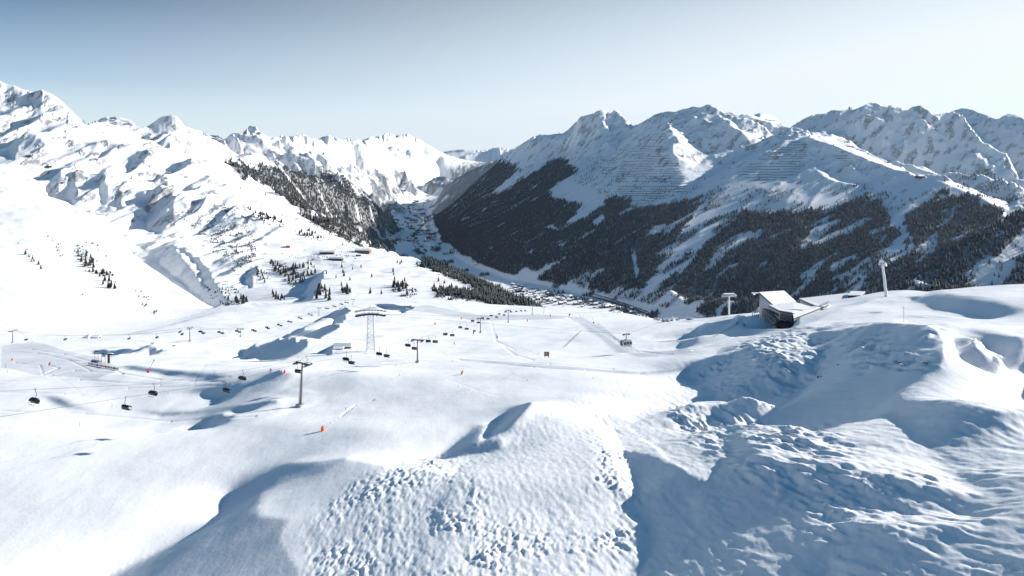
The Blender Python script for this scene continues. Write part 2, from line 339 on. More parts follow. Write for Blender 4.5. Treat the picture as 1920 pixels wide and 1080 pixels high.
def shade_solve(g0, rounds=4, iters=70):
    g = g0.copy(); b_s = dsun(g0)
    wp = np.where(VV < math.log(1500), .25, .12)[:-1,None]
    lam = np.where(VV < math.log(170), 5., np.where(VV < math.log(500), 9., np.where(VV < math.log(9000), 30., 120.)))[:,None]
    lam = lam+np.clip(FIX, 0, 1)*np.where(VV > math.log(9000), 500., np.where(VV > math.log(4500), 1500., 0.))[:,None]
    for r in range(rounds):
        px = 960+F_PX*UU[None]+0*g; py = HZ-F_PX*g
        vis = visible(g)
        zone = inpoly(px, py, SHADE_ZONE) & (VV > math.log(2000))[:,None]
        bs = np.pad(b_s, ((0,1),(0,1)), 'edge')
        bs = blur(bs, 6)
        t = np.where(zone, np.maximum(bs, .54), np.minimum(bs, .13))
        w = np.where(zone, .9, .5)+0*t
        Xw = UU[None]*YY[:,None]; Yw = YY[:,None]+0*Xw
        for poly, (sx_, sy_), (lo, hi), rot, sd in GULLY:
            m = inpoly(px, py, poly); ax_ = Xw*math.cos(rot)-Yw*math.sin(rot); ay_ = Xw*math.sin(rot)+Yw*math.cos(rot)
            n_ = perlin(ax_/sx_+.6*perlin(Xw/sx_/3, Yw/sx_/3, sd+3), ay_/sy_, sd)+.5*perlin(ax_/sx_*2.1, ay_/sy_*2.1, sd+1)
            t = np.where(m, lo+(hi-lo)*np.clip(n_*1.5+.4, 0, 1), t); w = np.where(m, 1.3, w)
        for poly, d in SOFT:
            m = inpoly(px, py, poly); t[m] = d; w[m] = 1.2
        t = np.where((VV < math.log(330))[:,None], blur(t, 45), t)
        for poly, d in SHADE:
            m = inpoly(px, py, poly); t[m] = np.maximum(bs, d)[m] if d >= .42 else d; w[m] = 1.6 if d < .56 else 2.6
        for poly, d in LIT:
            m = inpoly(px, py, poly); t[m] = np.minimum(bs, d)[m]; w[m] = 2.2
        w = np.where(vis, w, .05); t = np.where(vis, t, bs)
        nr = (VV < math.log(330))[:,None]; t = np.where(nr, blur(t, 7), t)
        w = w*np.where(VV < math.log(9000), 1., .7)[:,None]
        w = w[:-1,:-1]; t = t[:-1,:-1]
        # conjugate gradients on x = g - g0
        rs = w*(t-b_s)
        def Aop(x): return adj(w*dsun(x), A_S, B_S)+adj(wp*dper(x), A_P, B_P)+lam*x
        x = g-g0
        res = adj(rs, A_S, B_S)-Aop(x); p = res.copy(); rr = (res*res).sum()
        for it in range(iters):
            Ap = Aop(p); al = rr/(p*Ap).sum(); x += al*p; res -= al*Ap
            rn = (res*res).sum(); p = res+rn/rr*p; rr = rn
        g = g0+x
    return g
# ---------------------------------------------------------------- noise, masks and the fine grid
def fbm(x, y, octs, s=0, gain=.5):
    r = 0; a = 1.
    for k in range(octs):
        r = r+a*perlin(x*2**k, y*2**k, s+k*7); a *= gain
    return r
def ridged(x, y, octs, s=0, gain=.5):
    r = 0; a = 1.; w = 1.
    for k in range(octs):
        n = 1-np.abs(perlin(x*2**k, y*2**k, s+k*7))*1.6
        n = n*n*w; r = r+a*n; a *= gain; w = np.clip(n*1.4, 0, 1)
    return r-.9
def sstep(a, b, x):
    t = np.clip((x-a)/(b-a), 0, 1); return t*t*(3-2*t)

def axis_samples(marks):
    out = []
    for (a, b, st) in marks:
        n = max(2, int((b-a)/st)); out.append(a+(b-a)*np.arange(n)/n)
    out.append([marks[-1][1]]); return np.concatenate(out)
FU = axis_samples([(-2.2,-.86,.03),(-.86,-.77,.004),(-.77,.77,.0018),(.77,1.22,.006),(1.22,2.6,.03)])
FV = axis_samples([(math.log(8),V0,.05),(V0,math.log(600),.0035),(math.log(600),math.log(14000),.0023),(math.log(14000),V1,.006)])

def sample(a, u, v):
    """bicubic (Catmull-Rom) sample of a solve-grid array on the product grid v x u"""
    def one(a, t, ax):
        i = np.clip(np.floor(t).astype(int), 0, a.shape[ax]-2); f = t-i
        n = a.shape[ax]
        idx = [np.clip(i+k, 0, n-1) for k in (-1,0,1,2)]
        w = [-.5*f+f*f-.5*f**3, 1-2.5*f*f+1.5*f**3, .5*f+2*f*f-1.5*f**3, -.5*f*f+.5*f**3]
        sh = (-1,1) if ax == 0 else (1,-1)
        return sum(np.take(a, idx[k], ax)*w[k].reshape(sh) for k in range(4))
    return one(one(a, (v-V0)/D, 0), (u-U0)/D, 1)

FOREST = [  # dense wood
 ([(700,345),(735,322),(770,325),(800,335),(850,343),(840,352),(800,361),(765,367),(745,372),(715,362)],1.),
 ([(590,318),(640,345),(700,380),(680,395),(600,340)],.9),
 ([(812,395),(820,370),(835,350),(870,325),(935,305),(965,313),(985,318),(960,335),(925,362),(917,366),(935,366),(985,335),(1010,318),(1035,300),(1060,302),(1080,325),(1040,345),(1025,360),(1035,374),(1095,372),(1090,390),(1062,418),(1070,421),(1110,402),(1130,384),(1140,372),(1180,372),(1187,390),(1240,385),(1300,372),(1325,372),(1300,400),(1280,430),(1255,470),(1215,535),(1180,560),(1120,545),(1040,530),(960,520),(900,510),(880,497),(852,480),(830,462),(822,440),(812,420)],1.),
 ([(1240,530),(1290,500),(1320,460),(1360,430),(1385,400),(1440,398),(1470,400),(1520,395),(1560,390),(1600,372),(1640,366),(1660,392),(1668,420),(1690,440),(1660,465),(1610,495),(1560,525),(1520,560),(1400,600),(1300,590),(1330,560),(1280,572),(1225,560)],1.),
 ([(1695,400),(1720,392),(1765,355),(1790,362),(1850,385),(1888,402),(1860,420),(1800,450),(1740,495),(1700,540),(1690,560),(1640,570),(1560,560),(1575,530),(1660,490),(1708,465),(1700,430)],1.),
 ([(1500,540),(1590,520),(1640,500),(1700,560),(1600,600),(1400,610),(1400,560)],.8),
 ([(1920,396),(1860,422),(1800,452),(1740,496),(1700,540),(1660,600),(2300,600),(3000,600),(3000,420),(2300,400)],.85),
 ([(430,300),(470,310),(520,312),(570,327),(615,345),(650,360),(700,385),(725,397),(748,425),(745,445),(738,470),(690,464),(620,430),(560,395),(500,350),(450,330),(425,312)],.85),
 ([(640,385),(700,395),(752,425),(745,445),(738,470),(690,464),(630,430)],1.),
 ([(585,325),(600,315),(660,345),(700,355),(740,378),(765,384),(760,400),(735,398),(690,380),(640,352)],.8),
 ([(740,330),(790,335),(830,340),(870,310),(905,325),(860,330),(812,360),(790,366),(760,362)],.7),
 ([(805,375),(800,340),(860,305),(950,300),(935,305),(870,325),(830,352)],.6),
 ([(812,500),(835,497),(880,515),(930,538),(965,558),(1000,575),(940,578),(890,562),(820,552),(812,540),(860,542),(900,548),(870,530),(810,508)],.95),
 ([(560,398),(600,412),(650,438),(690,462),(680,462),(620,436),(560,405)],.8),
 ([(935,552),(1000,566),(1040,575),(1000,582),(940,576)],.9),
 ([(780,497),(800,490),(860,506),(840,512)],.7),
 ([(858,480),(880,490),(895,500),(870,498),(850,492),(835,480)],.9),
 ([(1010,530),(1050,533),(1062,545),(1050,556),(1015,545)],.9),
 ([(985,525),(1000,520),(1012,535),(990,535)],.9),
]
BELT = [
 ([(1000,500),(1100,480),(1230,520),(1300,500),(1350,440),(1450,430),(1600,440),(1700,480),(1560,560),(1300,590),(1100,545)],.45),  # scattered trees
 ([(1035,300),(1060,295),(1120,296),(1180,330),(1250,330),(1310,350),(1340,370),(1330,385),(1240,390),(1180,372),(1130,372),(1060,330)],.10),
 ([(1310,350),(1400,352),(1480,358),(1560,350),(1640,345),(1690,380),(1680,420),(1640,370),(1560,392),(1470,402),(1380,402),(1330,400)],.22),
 ([(1330,380),(1400,400),(1370,430),(1310,470),(1260,520),(1230,540),(1220,530),(1270,450)],.55),
 ([(1690,385),(1760,345),(1800,318),(1850,330),(1910,370),(1920,395),(1880,395),(1790,355),(1740,390),(1690,440)],.2),
 ([(1790,315),(1850,320),(1925,370),(1925,395),(1890,385)],.3),
 ([(560,300),(620,320),(700,350),(760,380),(740,400),(620,350)],.12),
]
OPEN = [  # snow gaps and meadows inside the woods
 [(1005,305),(1012,310),(965,338),(925,367),(915,368),(955,332)],
 [(1068,340),(1130,330),(1180,345),(1140,372),(1110,400),(1085,415),(1062,418),(1095,385),(1060,378),(1030,370),(1040,352)],
 [(1105,422),(1128,402),(1135,408),(1118,425)],
 [(1018,426),(1035,422),(1050,433),(1035,432)],
 [(1182,470),(1190,470),(1197,520),(1190,522)],
 [(845,475),(880,482),(890,490),(868,493),(850,482)],
 [(890,505),(960,520),(985,500),(1012,515),(1000,540),(960,542),(905,520)],
 [(1060,535),(1095,512),(1105,500),(1110,520),(1100,545),(1075,548)],
 [(1210,555),(1255,540),(1290,560),(1270,590),(1235,578)],
 [(1280,430),(1292,430),(1285,445)],
 [(672,428),(680,430),(678,436),(672,434)],
 [(1560,535),(1600,512),(1660,490),(1700,470),(1708,460),(1690,440),(1705,435),(1712,455),(1716,468),(1680,490),(1620,520),(1575,545)],
]
ROUGH = [  # wind-carved and bushy snow: bump height factor
 ([(640,920),(720,880),(800,850),(860,850),(900,900),(850,1000),(820,1100),(600,1100),(560,1000)],1.0),
 ([(800,980),(900,930),(1020,960),(1130,980),(1210,1010),(1190,1090),(780,1090)],1.3),
 ([(1100,780),(1134,768),(1170,840),(1190,930),(1212,1001),(1170,1010),(1120,900)],1.3),
 ([(1279,699),(1330,680),(1400,655),(1500,690),(1510,740),(1420,760),(1380,800),(1341,749)],.8),
 ([(1380,650),(1450,625),(1500,620),(1560,660),(1545,700),(1500,730),(1440,700)],1.6),
 ([(1560,625),(1640,640),(1770,670),(1720,700),(1600,690)],1.6),
 ([(1240,760),(1330,765),(1400,840),(1500,860),(1620,880),(1800,900),(1860,950),(1900,1000),(1700,1000),(1500,960),(1380,900),(1300,830)],1.6),
 ([(1360,780),(1450,800),(1550,800),(1620,850),(1600,880),(1450,870)],1.8),
 ([(1200,930),(1300,900),(1400,1000),(1440,1100),(1190,1100)],.6),
 ([(1500,960),(1700,1000),(1940,980),(1940,1100),(1560,1100)],1.1),
 ([(1650,760),(1940,800),(1940,1000),(1850,930),(1720,830)],.6),
 ([(1440,590),(1500,615),(1700,610),(1780,600),(1800,640),(1500,640)],.6),
]
ROCKY = [
 ([(200,340),(260,330),(340,330),(420,380),(470,450),(490,530),(440,575),(380,540),(300,440),(230,390)],1.),
 ([(0,160),(60,200),(120,250),(60,250),(0,240)],1.),
 ([(170,225),(260,225),(258,245),(170,245)],1.),
]
GROOM = [  # groomed and tracked pistes
 [(1060,592),(1090,594),(1135,618),(1170,650),(1210,660),(1290,655),(1300,662),(1200,668),(1160,660),(1120,632),(1085,605)],
 [(860,672),(1030,685),(1200,697),(1290,690),(1300,694),(1200,704),(1020,692),(860,680)],
 [(0,650),(60,640),(180,670),(230,690),(180,712),(100,705),(0,690)],
 [(700,575),(800,572),(900,590),(1060,592),(1060,598),(900,602),(780,583)],
]

SKYLINE = [(-500,130),(0,152),(12,158),(25,160),(45,168),(62,172),(78,168),(95,175),(108,183),(122,196),(140,214),(160,234),(168,235),(180,228),(190,222),(200,219),(218,219),(232,222),(245,224),(256,237),(268,238),(278,236),(290,228),(300,220),(318,216),(330,217),(338,226),(347,237),(365,243),(378,246),(395,254),(410,253),(420,262),(435,250),(450,250),(458,246),(468,236),(478,236),(486,245),(498,254),(510,258),(520,256),(530,254),(545,256),(560,253),(570,251),(580,258),(595,262),(605,256),(618,254),(630,258),(643,264),(650,258),(660,262),(668,260),(680,263),(695,257),(705,256),(715,255),(724,249),(735,251),(742,255),(755,252),(765,250),(775,258),(790,263),(800,270),(815,278),(828,286),(840,283),(860,280),(885,281),(910,281),(925,277),(945,277),(960,280),(975,272),(990,262),(1000,256),(1012,252),(1030,253),(1045,250),(1055,250),(1065,243),(1078,230),(1090,218),(1100,216),(1110,214),(1118,209),(1130,205),(1138,209),(1145,213),(1152,206),(1160,208),(1168,218),(1178,228),(1187,236),(1198,232),(1210,226),(1225,216),(1240,211),(1255,208),(1265,210),(1278,205),(1290,203),(1301,199),(1312,202),(1325,196),(1333,196),(1345,203),(1358,211),(1368,210),(1385,214),(1400,215),(1412,216),(1425,211),(1437,214),(1452,220),(1465,230),(1473,239),(1480,240),(1492,232),(1505,224),(1520,217),(1535,213),(1547,213),(1560,206),(1575,208),(1595,203),(1600,206),(1615,200),(1632,192),(1645,193),(1655,199),(1675,201),(1690,202),(1700,208),(1712,200),(1725,197),(1740,206),(1750,215),(1765,213),(1780,211),(1795,205),(1808,202),(1825,207),(1845,214),(1858,219),(1870,224),(1880,218),(1890,213),(1905,215),(1920,222),(1950,232),(3000,230)]
TRACKS = [[(0,655),(60,655),(120,664),(180,680),(230,700)],[(0,660),(70,662),(130,675),(170,695)],[(0,700),(40,702),(80,698),(75,685),(30,680),(0,682)],[(90,684),(110,690),(95,696),(80,702)],
 [(90,705),(140,695),(230,700),(300,712),(420,716)],[(0,715),(150,712),(300,722),(430,706)],[(0,735),(120,738),(240,728),(420,722),(520,700)],[(0,770),(160,776),(320,790),(480,780)],
 [(1065,596),(1100,604),(1140,630),(1175,655),(1230,662),(1300,656),(1380,632)],[(1075,594),(1110,606),(1150,634),(1185,657)],[(1085,594),(1120,608),(1160,640),(1195,659),(1260,664)],
 [(860,674),(1000,688),(1100,694),(1200,700),(1290,694),(1340,680)],[(870,670),(1030,682),(1150,692)],[(860,598),(900,600),(960,598),(1060,595)],[(700,574),(800,574),(880,586),(960,592)],
 [(945,650),(965,665),(1000,675)],[(920,600),(930,640),(965,655)],[(640,780),(665,760),(700,750)],[(500,640),(560,620),(640,600)],[(310,605),(400,600),(480,590),(570,583)],
 [(150,640),(230,636),(330,650),(420,650)],[(240,650),(330,640),(430,622)]]
SCRUB = [  # low brush: density
 ([(505,487),(530,495),(560,498),(587,488),(594,514),(575,528),(545,539),(528,522),(508,510)],1.),
 ([(475,495),(502,512),(502,538),(480,525)],.7),
 ([(588,543),(605,538),(627,558),(620,566),(588,565)],.8),([(735,534),(757,531),(790,550),(765,559),(735,555)],1.),
 ([(455,388),(500,400),(533,413),(531,430),(505,427),(475,412)],.7),([(550,434),(575,429),(612,444),(606,452),(568,447)],.6),
 ([(560,396),(620,425),(690,462),(675,464),(610,438),(565,408)],.8),
 ([(330,400),(400,375),(440,385),(470,420),(480,480),(450,520),(420,500),(380,450)],1.),([(640,470),(600,465),(560,470),(520,480),(560,485),(640,490)],.25),([(380,540),(430,530),(470,568),(440,575),(400,570)],.6),
 ([(285,310),(318,330),(330,370),(310,380),(290,340)],.4),([(200,350),(240,345),(240,385),(215,380)],.3),
 ([(140,455),(152,460),(180,485),(210,515),(222,550),(200,548),(165,515),(140,480)],.8),
 ([(0,422),(30,445),(70,490),(82,506),(60,500),(20,455)],.35),([(85,435),(110,455),(120,492),(105,480),(90,455)],.35),
 ([(115,415),(150,430),(205,480),(195,482),(150,450)],.3),([(240,525),(270,550),(300,575),(290,590),(260,570)],.35),([(125,520),(150,545),(195,580),(185,580),(140,550)],.2),
 ([(640,480),(665,478),(670,500),(640,520)],.3),([(560,300),(600,330),(700,380),(600,380),(470,330)],.1),
 ([(812,548),(860,552),(900,560),(870,566),(815,560)],.9),
]

def fmask(px, py, vis, polys):
    m = np.zeros(px.shape, np.float32)
    for p in polys:
        w = 1.
        if isinstance(p, tuple): p, w = p
        m[inpoly(px, py, p) & vis] = w
    return m

def fine_terrain(g):
    G = sample(g, np.clip(FU, U0, U1), np.maximum(FV, V0)).astype(np.float64)
    Y = np.exp(FV)[:,None]; X = FU[None]*Y
    G = np.where(Y < 42, G*42/Y, G)
    Z = G*Y
    px = (960+F_PX*FU)[None]+0*G; py = HZ-F_PX*G
    warp = np.random.RandomState(4)
    jx = perlin(X/Y*90, FV[:,None]*90+0*X, 91)*6; jy = perlin(X/Y*90+40, FV[:,None]*90+0*X, 92)*4   # ragged mask edges
    vis = np.maximum.accumulate(G, 0) <= G+.004
    rough = blur(fmask(px+jx*5, py+jy*6, vis, ROUGH), 22)*(.62+.7*sstep(-.25,.45,fbm(X/9, Y/14, 3, 19)))
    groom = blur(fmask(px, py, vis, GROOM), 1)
    litm = blur(fmask(px, py, vis, [p for p, d in LIT]), 6)
    smooth = blur(fmask(px, py, vis, [([(-300,330),(0,345),(100,388),(190,448),(300,518),(400,582),(300,620),(-300,660)],1.)]), 8)
    bench = blur(fmask(px, py, vis, [([(440,470),(560,400),(620,432),(700,466),(830,496),(1010,572),(960,578),(400,578)],1.)]), 8)
    rocky = blur(fmask(px+jx, py+jy, vis, ROCKY), 4)
    side = sstep(-800, 1600, X-(-.13)*Y)*1.0                     # 0 left flank, 1 right flank
    far = sstep(1300, 2600, Y+0*X)
    # --- near snow
    nm = 1-sstep(700, 1500, Y+0*X)
    c, s = math.cos(.2), math.sin(.2)
    a = (X*c+Y*s); b = (-X*s+Y*c)
    streak = perlin(a/.95, b/4.2, 3)*.17+perlin(a/.5, b/2.0, 5)*.07+perlin(a/2.9, b/10, 6)*.24
    lump = (np.abs(fbm(X/1.5, Y/2.3, 3, 11))*.36-.08)*(.25+.75*sstep(-.1,.4,fbm(X/12,Y/16,2,14)))
    lump2 = ridged(a/3.3+3, b/6.0, 4, 17)*.26
    rside = sstep(.1, .28, FU[None]+0*X)
    mixed = lump*(1-.5*rside)+lump2*rside*.24+streak*rside*1.4+streak*.3
    swell = fbm(X/60, Y/60, 3, 21)*.9*sstep(60, 200, Y+0*X)+fbm(X/14, Y/14, 3, 22)*.10
    base_rip = (perlin(a/2.2, b/9, 8)*.035+perlin(a/1.1, b/3.2, 9)*.02)*(.3+rside*1.1)
    dense = blur(fmask(px+jx*5, py+jy*6, vis, [([(600,960),(680,880),(820,860),(960,800),(1060,740),(1280,690),(1500,690),(1940,760),(1940,1100),(560,1100)],1.)]), 30)
    base_rip = base_rip*(1+.9*dense)+dense*(fbm(a/.9, b/2.4, 3, 121, .6)*.05+np.abs(perlin(a/1.7, b/3.6, 127))*.045)
    dz = nm*(mixed*rough*(1.15-.35*rside)*np.clip(Y/130, .6, 1.6)+swell+base_rip)
    # --- middle and far slopes
    mid = sstep(1300, 1800, Y+0*X)*(1-sstep(3500, 4800, Y+0*X))
    hm = fbm(X/260, Y/260, 4, 31)*9*mid
    ca, sa = math.cos(.35), math.sin(.35)                        # left flank falls to +X,-Y
    lx = X*ca-Y*sa; ly = X*sa+Y*ca
    gul = ridged(lx/700, ly/240, 5, 41, .42)*sstep(4200, 5200, Y+0*X)+ridged(lx/210, ly/650, 5, 43, .45)*(1-sstep(4200, 5200, Y+0*X))
    amp_l = (28*sstep(1500, 2400, Y+0*X)*(1-.4*sstep(3500,5000,Y+0*X))+62*sstep(4600, 8000, Y+0*X))*(1-.93*smooth)*(1-.8*bench)+50*sstep(9000, 18000, Y+0*X)
    ra = math.radians(-35); rx = X*math.cos(ra)-Y*math.sin(ra); ry = X*math.sin(ra)+Y*math.cos(ra)
    rx2 = X*.82+Y*.57; ry2 = -X*.57+Y*.82
    gr_ = ridged(rx2/900+.2*perlin(X/500,Y/500,77), ry2/300, 5, 51, .5)
    crest = sstep(-250, 350, Z)
    amp_r = (7+13*crest)*sstep(2500, 4000, Y+0*X)*(1-.8*litm)
    fl = sstep(-790, -600, Z)                                    # flat valley floor stays flat
    dz2 = (gul*amp_l*(1-side)+(1-side)*sstep(8500, 14000, Y+0*X)*ridged(lx/2300, ly/800, 4, 47)*110+gr_*amp_r*side)*far*fl
    dz2 = dz2*(1-sstep(24000, 27000, Y+0*X))+sstep(24000, 27000, Y+0*X)*ridged(X/2500, Y/2500, 5, 61)*130
    dz2 += rocky*ridged(lx/42, ly/130, 5, 71)*3.6*far+crest*side*far*ridged(X/190, Y/190, 5, 73, .6)*10
    Z = Z+dz+dz2+hm*fl
    Z = np.where(Y > 2500, np.maximum(Z, -822+perlin(X/300, Y/300, 5)*3), Z)
    G2 = Z/Y
    py2 = HZ-F_PX*G2
    vis2 = np.maximum.accumulate(G2, 0) <= G2+.006
    # --- levelled ground round the lift station
    for x0, x1, y0, y1, e_ in ((1400,1492,296,346,-.2475),(1405,1470,346,385,-.2340)):
        m_ = sstep(x0-14, x0+4, px)*(1-sstep(x1-14, x1+8, px))*sstep(y0-8, y0+6, Y+0*X)*(1-sstep(y1-6, y1+8, Y+0*X))
        Z = Z*(1-m_)+np.minimum(Z, e_*Y)*m_
    G2 = Z/Y; py2 = HZ-F_PX*G2; vis2 = np.maximum.accumulate(G2, 0) <= G2+.006
    # --- ski and sledge tracks pressed into the pistes
    for tr in TRACKS:
        wpx = 1.3
        for (ax, ay), (bx, by) in zip(tr[:-1], tr[1:]):
            s_ = (px > min(ax,bx)-6) & (px < max(ax,bx)+6) & (py2 > min(ay,by)-6) & (py2 < max(ay,by)+6) & vis2 & (Y < 1150)
            if not s_.any(): continue
            qx, qy = px[s_]-ax, py2[s_]-ay; L2 = (bx-ax)**2+(by-ay)**2
            t_ = np.clip((qx*(bx-ax)+qy*(by-ay))/L2, 0, 1); d_ = np.hypot(qx-t_*(bx-ax), qy-t_*(by-ay))
            Z[s_] -= .22*np.exp(-(d_/wpx)**2)
    rt_ = np.random.RandomState(12)
    for k in range(16):
        x0 = rt_.uniform(0, 1250); y0 = rt_.uniform(600, 720); x1 = x0+rt_.uniform(-420, 420); y1 = y0+rt_.uniform(12, 70); cx_ = (x0+x1)/2+rt_.uniform(-40, 40)
        tt = np.linspace(0, 1, 12); tx = (1-tt)**2*x0+2*tt*(1-tt)*cx_+tt**2*x1; ty = y0+(y1-y0)*tt+rt_.uniform(-3,3)*np.sin(tt*6)
        for ax, ay, bx, by in zip(tx[:-1], ty[:-1], tx[1:], ty[1:]):
            s_ = (px > min(ax,bx)-3) & (px < max(ax,bx)+3) & (py2 > min(ay,by)-3) & (py2 < max(ay,by)+3) & vis2 & (Y < 1150)
            if not s_.any(): continue
            qx, qy = px[s_]-ax, py2[s_]-ay; L2 = (bx-ax)**2+(by-ay)**2+1e-6
            t_ = np.clip((qx*(bx-ax)+qy*(by-ay))/L2, 0, 1); d_ = np.hypot(qx-t_*(bx-ax), qy-t_*(by-ay))
            Z[s_] -= .06*np.exp(-(d_/.8)**2)
    # --- skyline: shave what stands too proud, lift the crest where it is short
    far_rows = FV > math.log(3000)
    cols = (FU > -.80) & (FU < .85)
    sk = (HZ-np.interp(960+F_PX*FU, [p[0] for p in SKYLINE], [p[1] for p in SKYLINE]))/F_PX+perlin(FU*260, FU*0+.5, 4)*.0006
    Gf = (Z/Y)[far_rows][:,cols]; skc = sk[cols][None]; vf = FV[far_rows][:,None]
    Gf = np.minimum(Gf, skc)
    ic = Gf.argmax(0); dlt = np.maximum(skc[0]-Gf.max(0), 0)
    Gf = np.minimum(Gf+dlt[None]*np.exp(-((vf-FV[far_rows][ic][None])/.035)**2), skc)
    rr, cc = np.nonzero(far_rows)[0], np.nonzero(cols)[0]
    Z[np.ix_(rr, cc)] = Gf*Y[rr]
    G2 = Z/Y; py2 = HZ-F_PX*G2; vis2 = np.maximum.accumulate(G2, 0) <= G2+.006
    # --- woods
    n1 = fbm(rx2/420+perlin(X/200,Y/200,3)*.3, ry2/110, 4, 81)
    nL = fbm(lx/300, ly/100, 4, 83)
    nn = n1*side+nL*(1-side)
    base = fmask(px+jx*1.2, py2+jy*1.2, vis2, FOREST)
    edge = fbm(rx2/170, ry2/60, 4, 97)*side+fbm(lx/120, ly/50, 4, 98)*(1-side)
    nearm = Y < 2700
    base = np.where(nearm, base, sstep(.34, .58, blur(base, 22)+.42*edge)*(Z > -800)).astype(np.float32)
    gaps = fmask(px+jx*.6, py2+jy*.6, vis2, OPEN)
    base = np.where(gaps > 0, 0, base)
    base = np.where((Y < 1900) & (base > 0), base, base)*(Y > 1150)
    right_gap = sstep(.42, .56, nn+.16*sstep(1100, 1400, px)*side)
    forest = base*(1-.85*right_gap)
    belt = fmask(px+jx, py2+jy, vis2, BELT)*sstep(.0, .35, nn+.15)
    valley = (Z < -800) & (Y > 3000) & (px > 600) & (px < 1400)
    vt = np.where(valley & (fbm(X/160, Y/160, 3, 85) > .42), .8, 0)
    forest = np.maximum(forest, np.where(base > 0, forest, np.maximum(belt, vt))).astype(np.float32)
    forest = np.where(far > .02, forest, base)
    scrub = fmask(px+jx*.7, py2+jy*.7, vis2, SCRUB)*sstep(-.12, .2, fbm(X/45, Y/70, 3, 95))*(Y > 1190)
    # --- bare rock
    gy, gx = np.gradient(Z, FV, FU)
    hX = gx/Y; hY = (gy-FU[None]*gx)/Y
    slope = np.sqrt(hX**2+hY**2)
    rn = fbm(lx/45, ly/80, 4, 87)*(1-side)+fbm(rx2/150, ry2/60, 4, 88)*side
    rock = sstep(.42, .7, rn+np.clip(slope-.62,-.5,.5)*.7+.06*crest*side)*far*(.75)
    rock = np.maximum(rock, rocky*sstep(.3, .55, rn+.02)*far*.7)
    rock = rock*(1-np.clip(forest, 0, 1))*(Z > -700)*(1-.6*sstep(15000, 20000, Y+0*X))
    print('fine', G2.shape)
    return dict(X=X, Y=Y+0*X, Z=Z, G=G2, px=px, py=py2, vis=vis2, forest=forest, rock=rock.astype(np.float32), groom=groom, rough=rough, scrub=scrub, slope=slope)
# ---------------------------------------------------------------- materials
class NT:
    def __init__(s, name):
        s.m = bpy.data.materials.new(name); s.m.use_nodes = True; s.t = s.m.node_tree; s.t.nodes.clear()
        s.o = s.n('ShaderNodeOutputMaterial'); s.p = s.n('ShaderNodeBsdfPrincipled'); s.l(s.p.outputs[0], s.o.inputs[0])
    def n(s, k, **kw):
        x = s.t.nodes.new(k)
        for a, b in kw.items(): setattr(x, a, b)
        return x
    def l(s, a, b): s.t.links.new(a, b)
    def setv(s, sock, v):
        if hasattr(v, 'links') or isinstance(v, bpy.types.NodeSocket): s.l(v, sock)
        elif isinstance(v, tuple) and len(v) == 3: sock.default_value = (*v, 1)
        else: sock.default_value = v
    def mix(s, f, a, b):
        x = s.n('ShaderNodeMix', data_type='RGBA'); s.setv(x.inputs[0], f); s.setv(x.inputs[6], a); s.setv(x.inputs[7], b); return x.outputs[2]
    def noise(s, scale, detail=4, coord=None, rough=.55):
        x = s.n('ShaderNodeTexNoise'); x.inputs['Scale'].default_value = scale; x.inputs['Detail'].default_value = detail; x.inputs['Roughness'].default_value = rough
        if coord is None:
            c = s.n('ShaderNodeTexCoord'); coord = c.outputs['Object']
        s.l(coord, x.inputs['Vector']); return x.outputs[0]
    def ramp(s, f, a, b):
        x = s.n('ShaderNodeMapRange'); s.l(f, x.inputs[0]); x.inputs[1].default_value = a; x.inputs[2].default_value = b; return x.outputs[0]
    def attr(s, name):
        x = s.n('ShaderNodeAttribute'); x.attribute_name = name; return x.outputs['Fac']
    def math(s, op, a, b=0.):
        x = s.n('ShaderNodeMath', operation=op); s.setv(x.inputs[0], a); s.setv(x.inputs[1], b); return x.outputs[0]
    def bump(s, h, st, dist):
        x = s.n('ShaderNodeBump'); x.inputs['Strength'].default_value = st; x.inputs['Distance'].default_value = dist; s.l(h, x.inputs['Height']); s.l(x.outputs[0], s.p.inputs['Normal'])

def simple(name, col, rough=.6, metal=0., var=.12, scale=3.):
    t = NT(name); n = t.noise(scale)
    c2 = tuple(max(0, c*(1-var)) for c in col); c1 = tuple(min(1, c*(1+var)) for c in col)
    t.l(t.mix(n, c2, c1), t.p.inputs['Base Color'])
    t.p.inputs['Roughness'].default_value = rough; t.p.inputs['Metallic'].default_value = metal
    return t.m

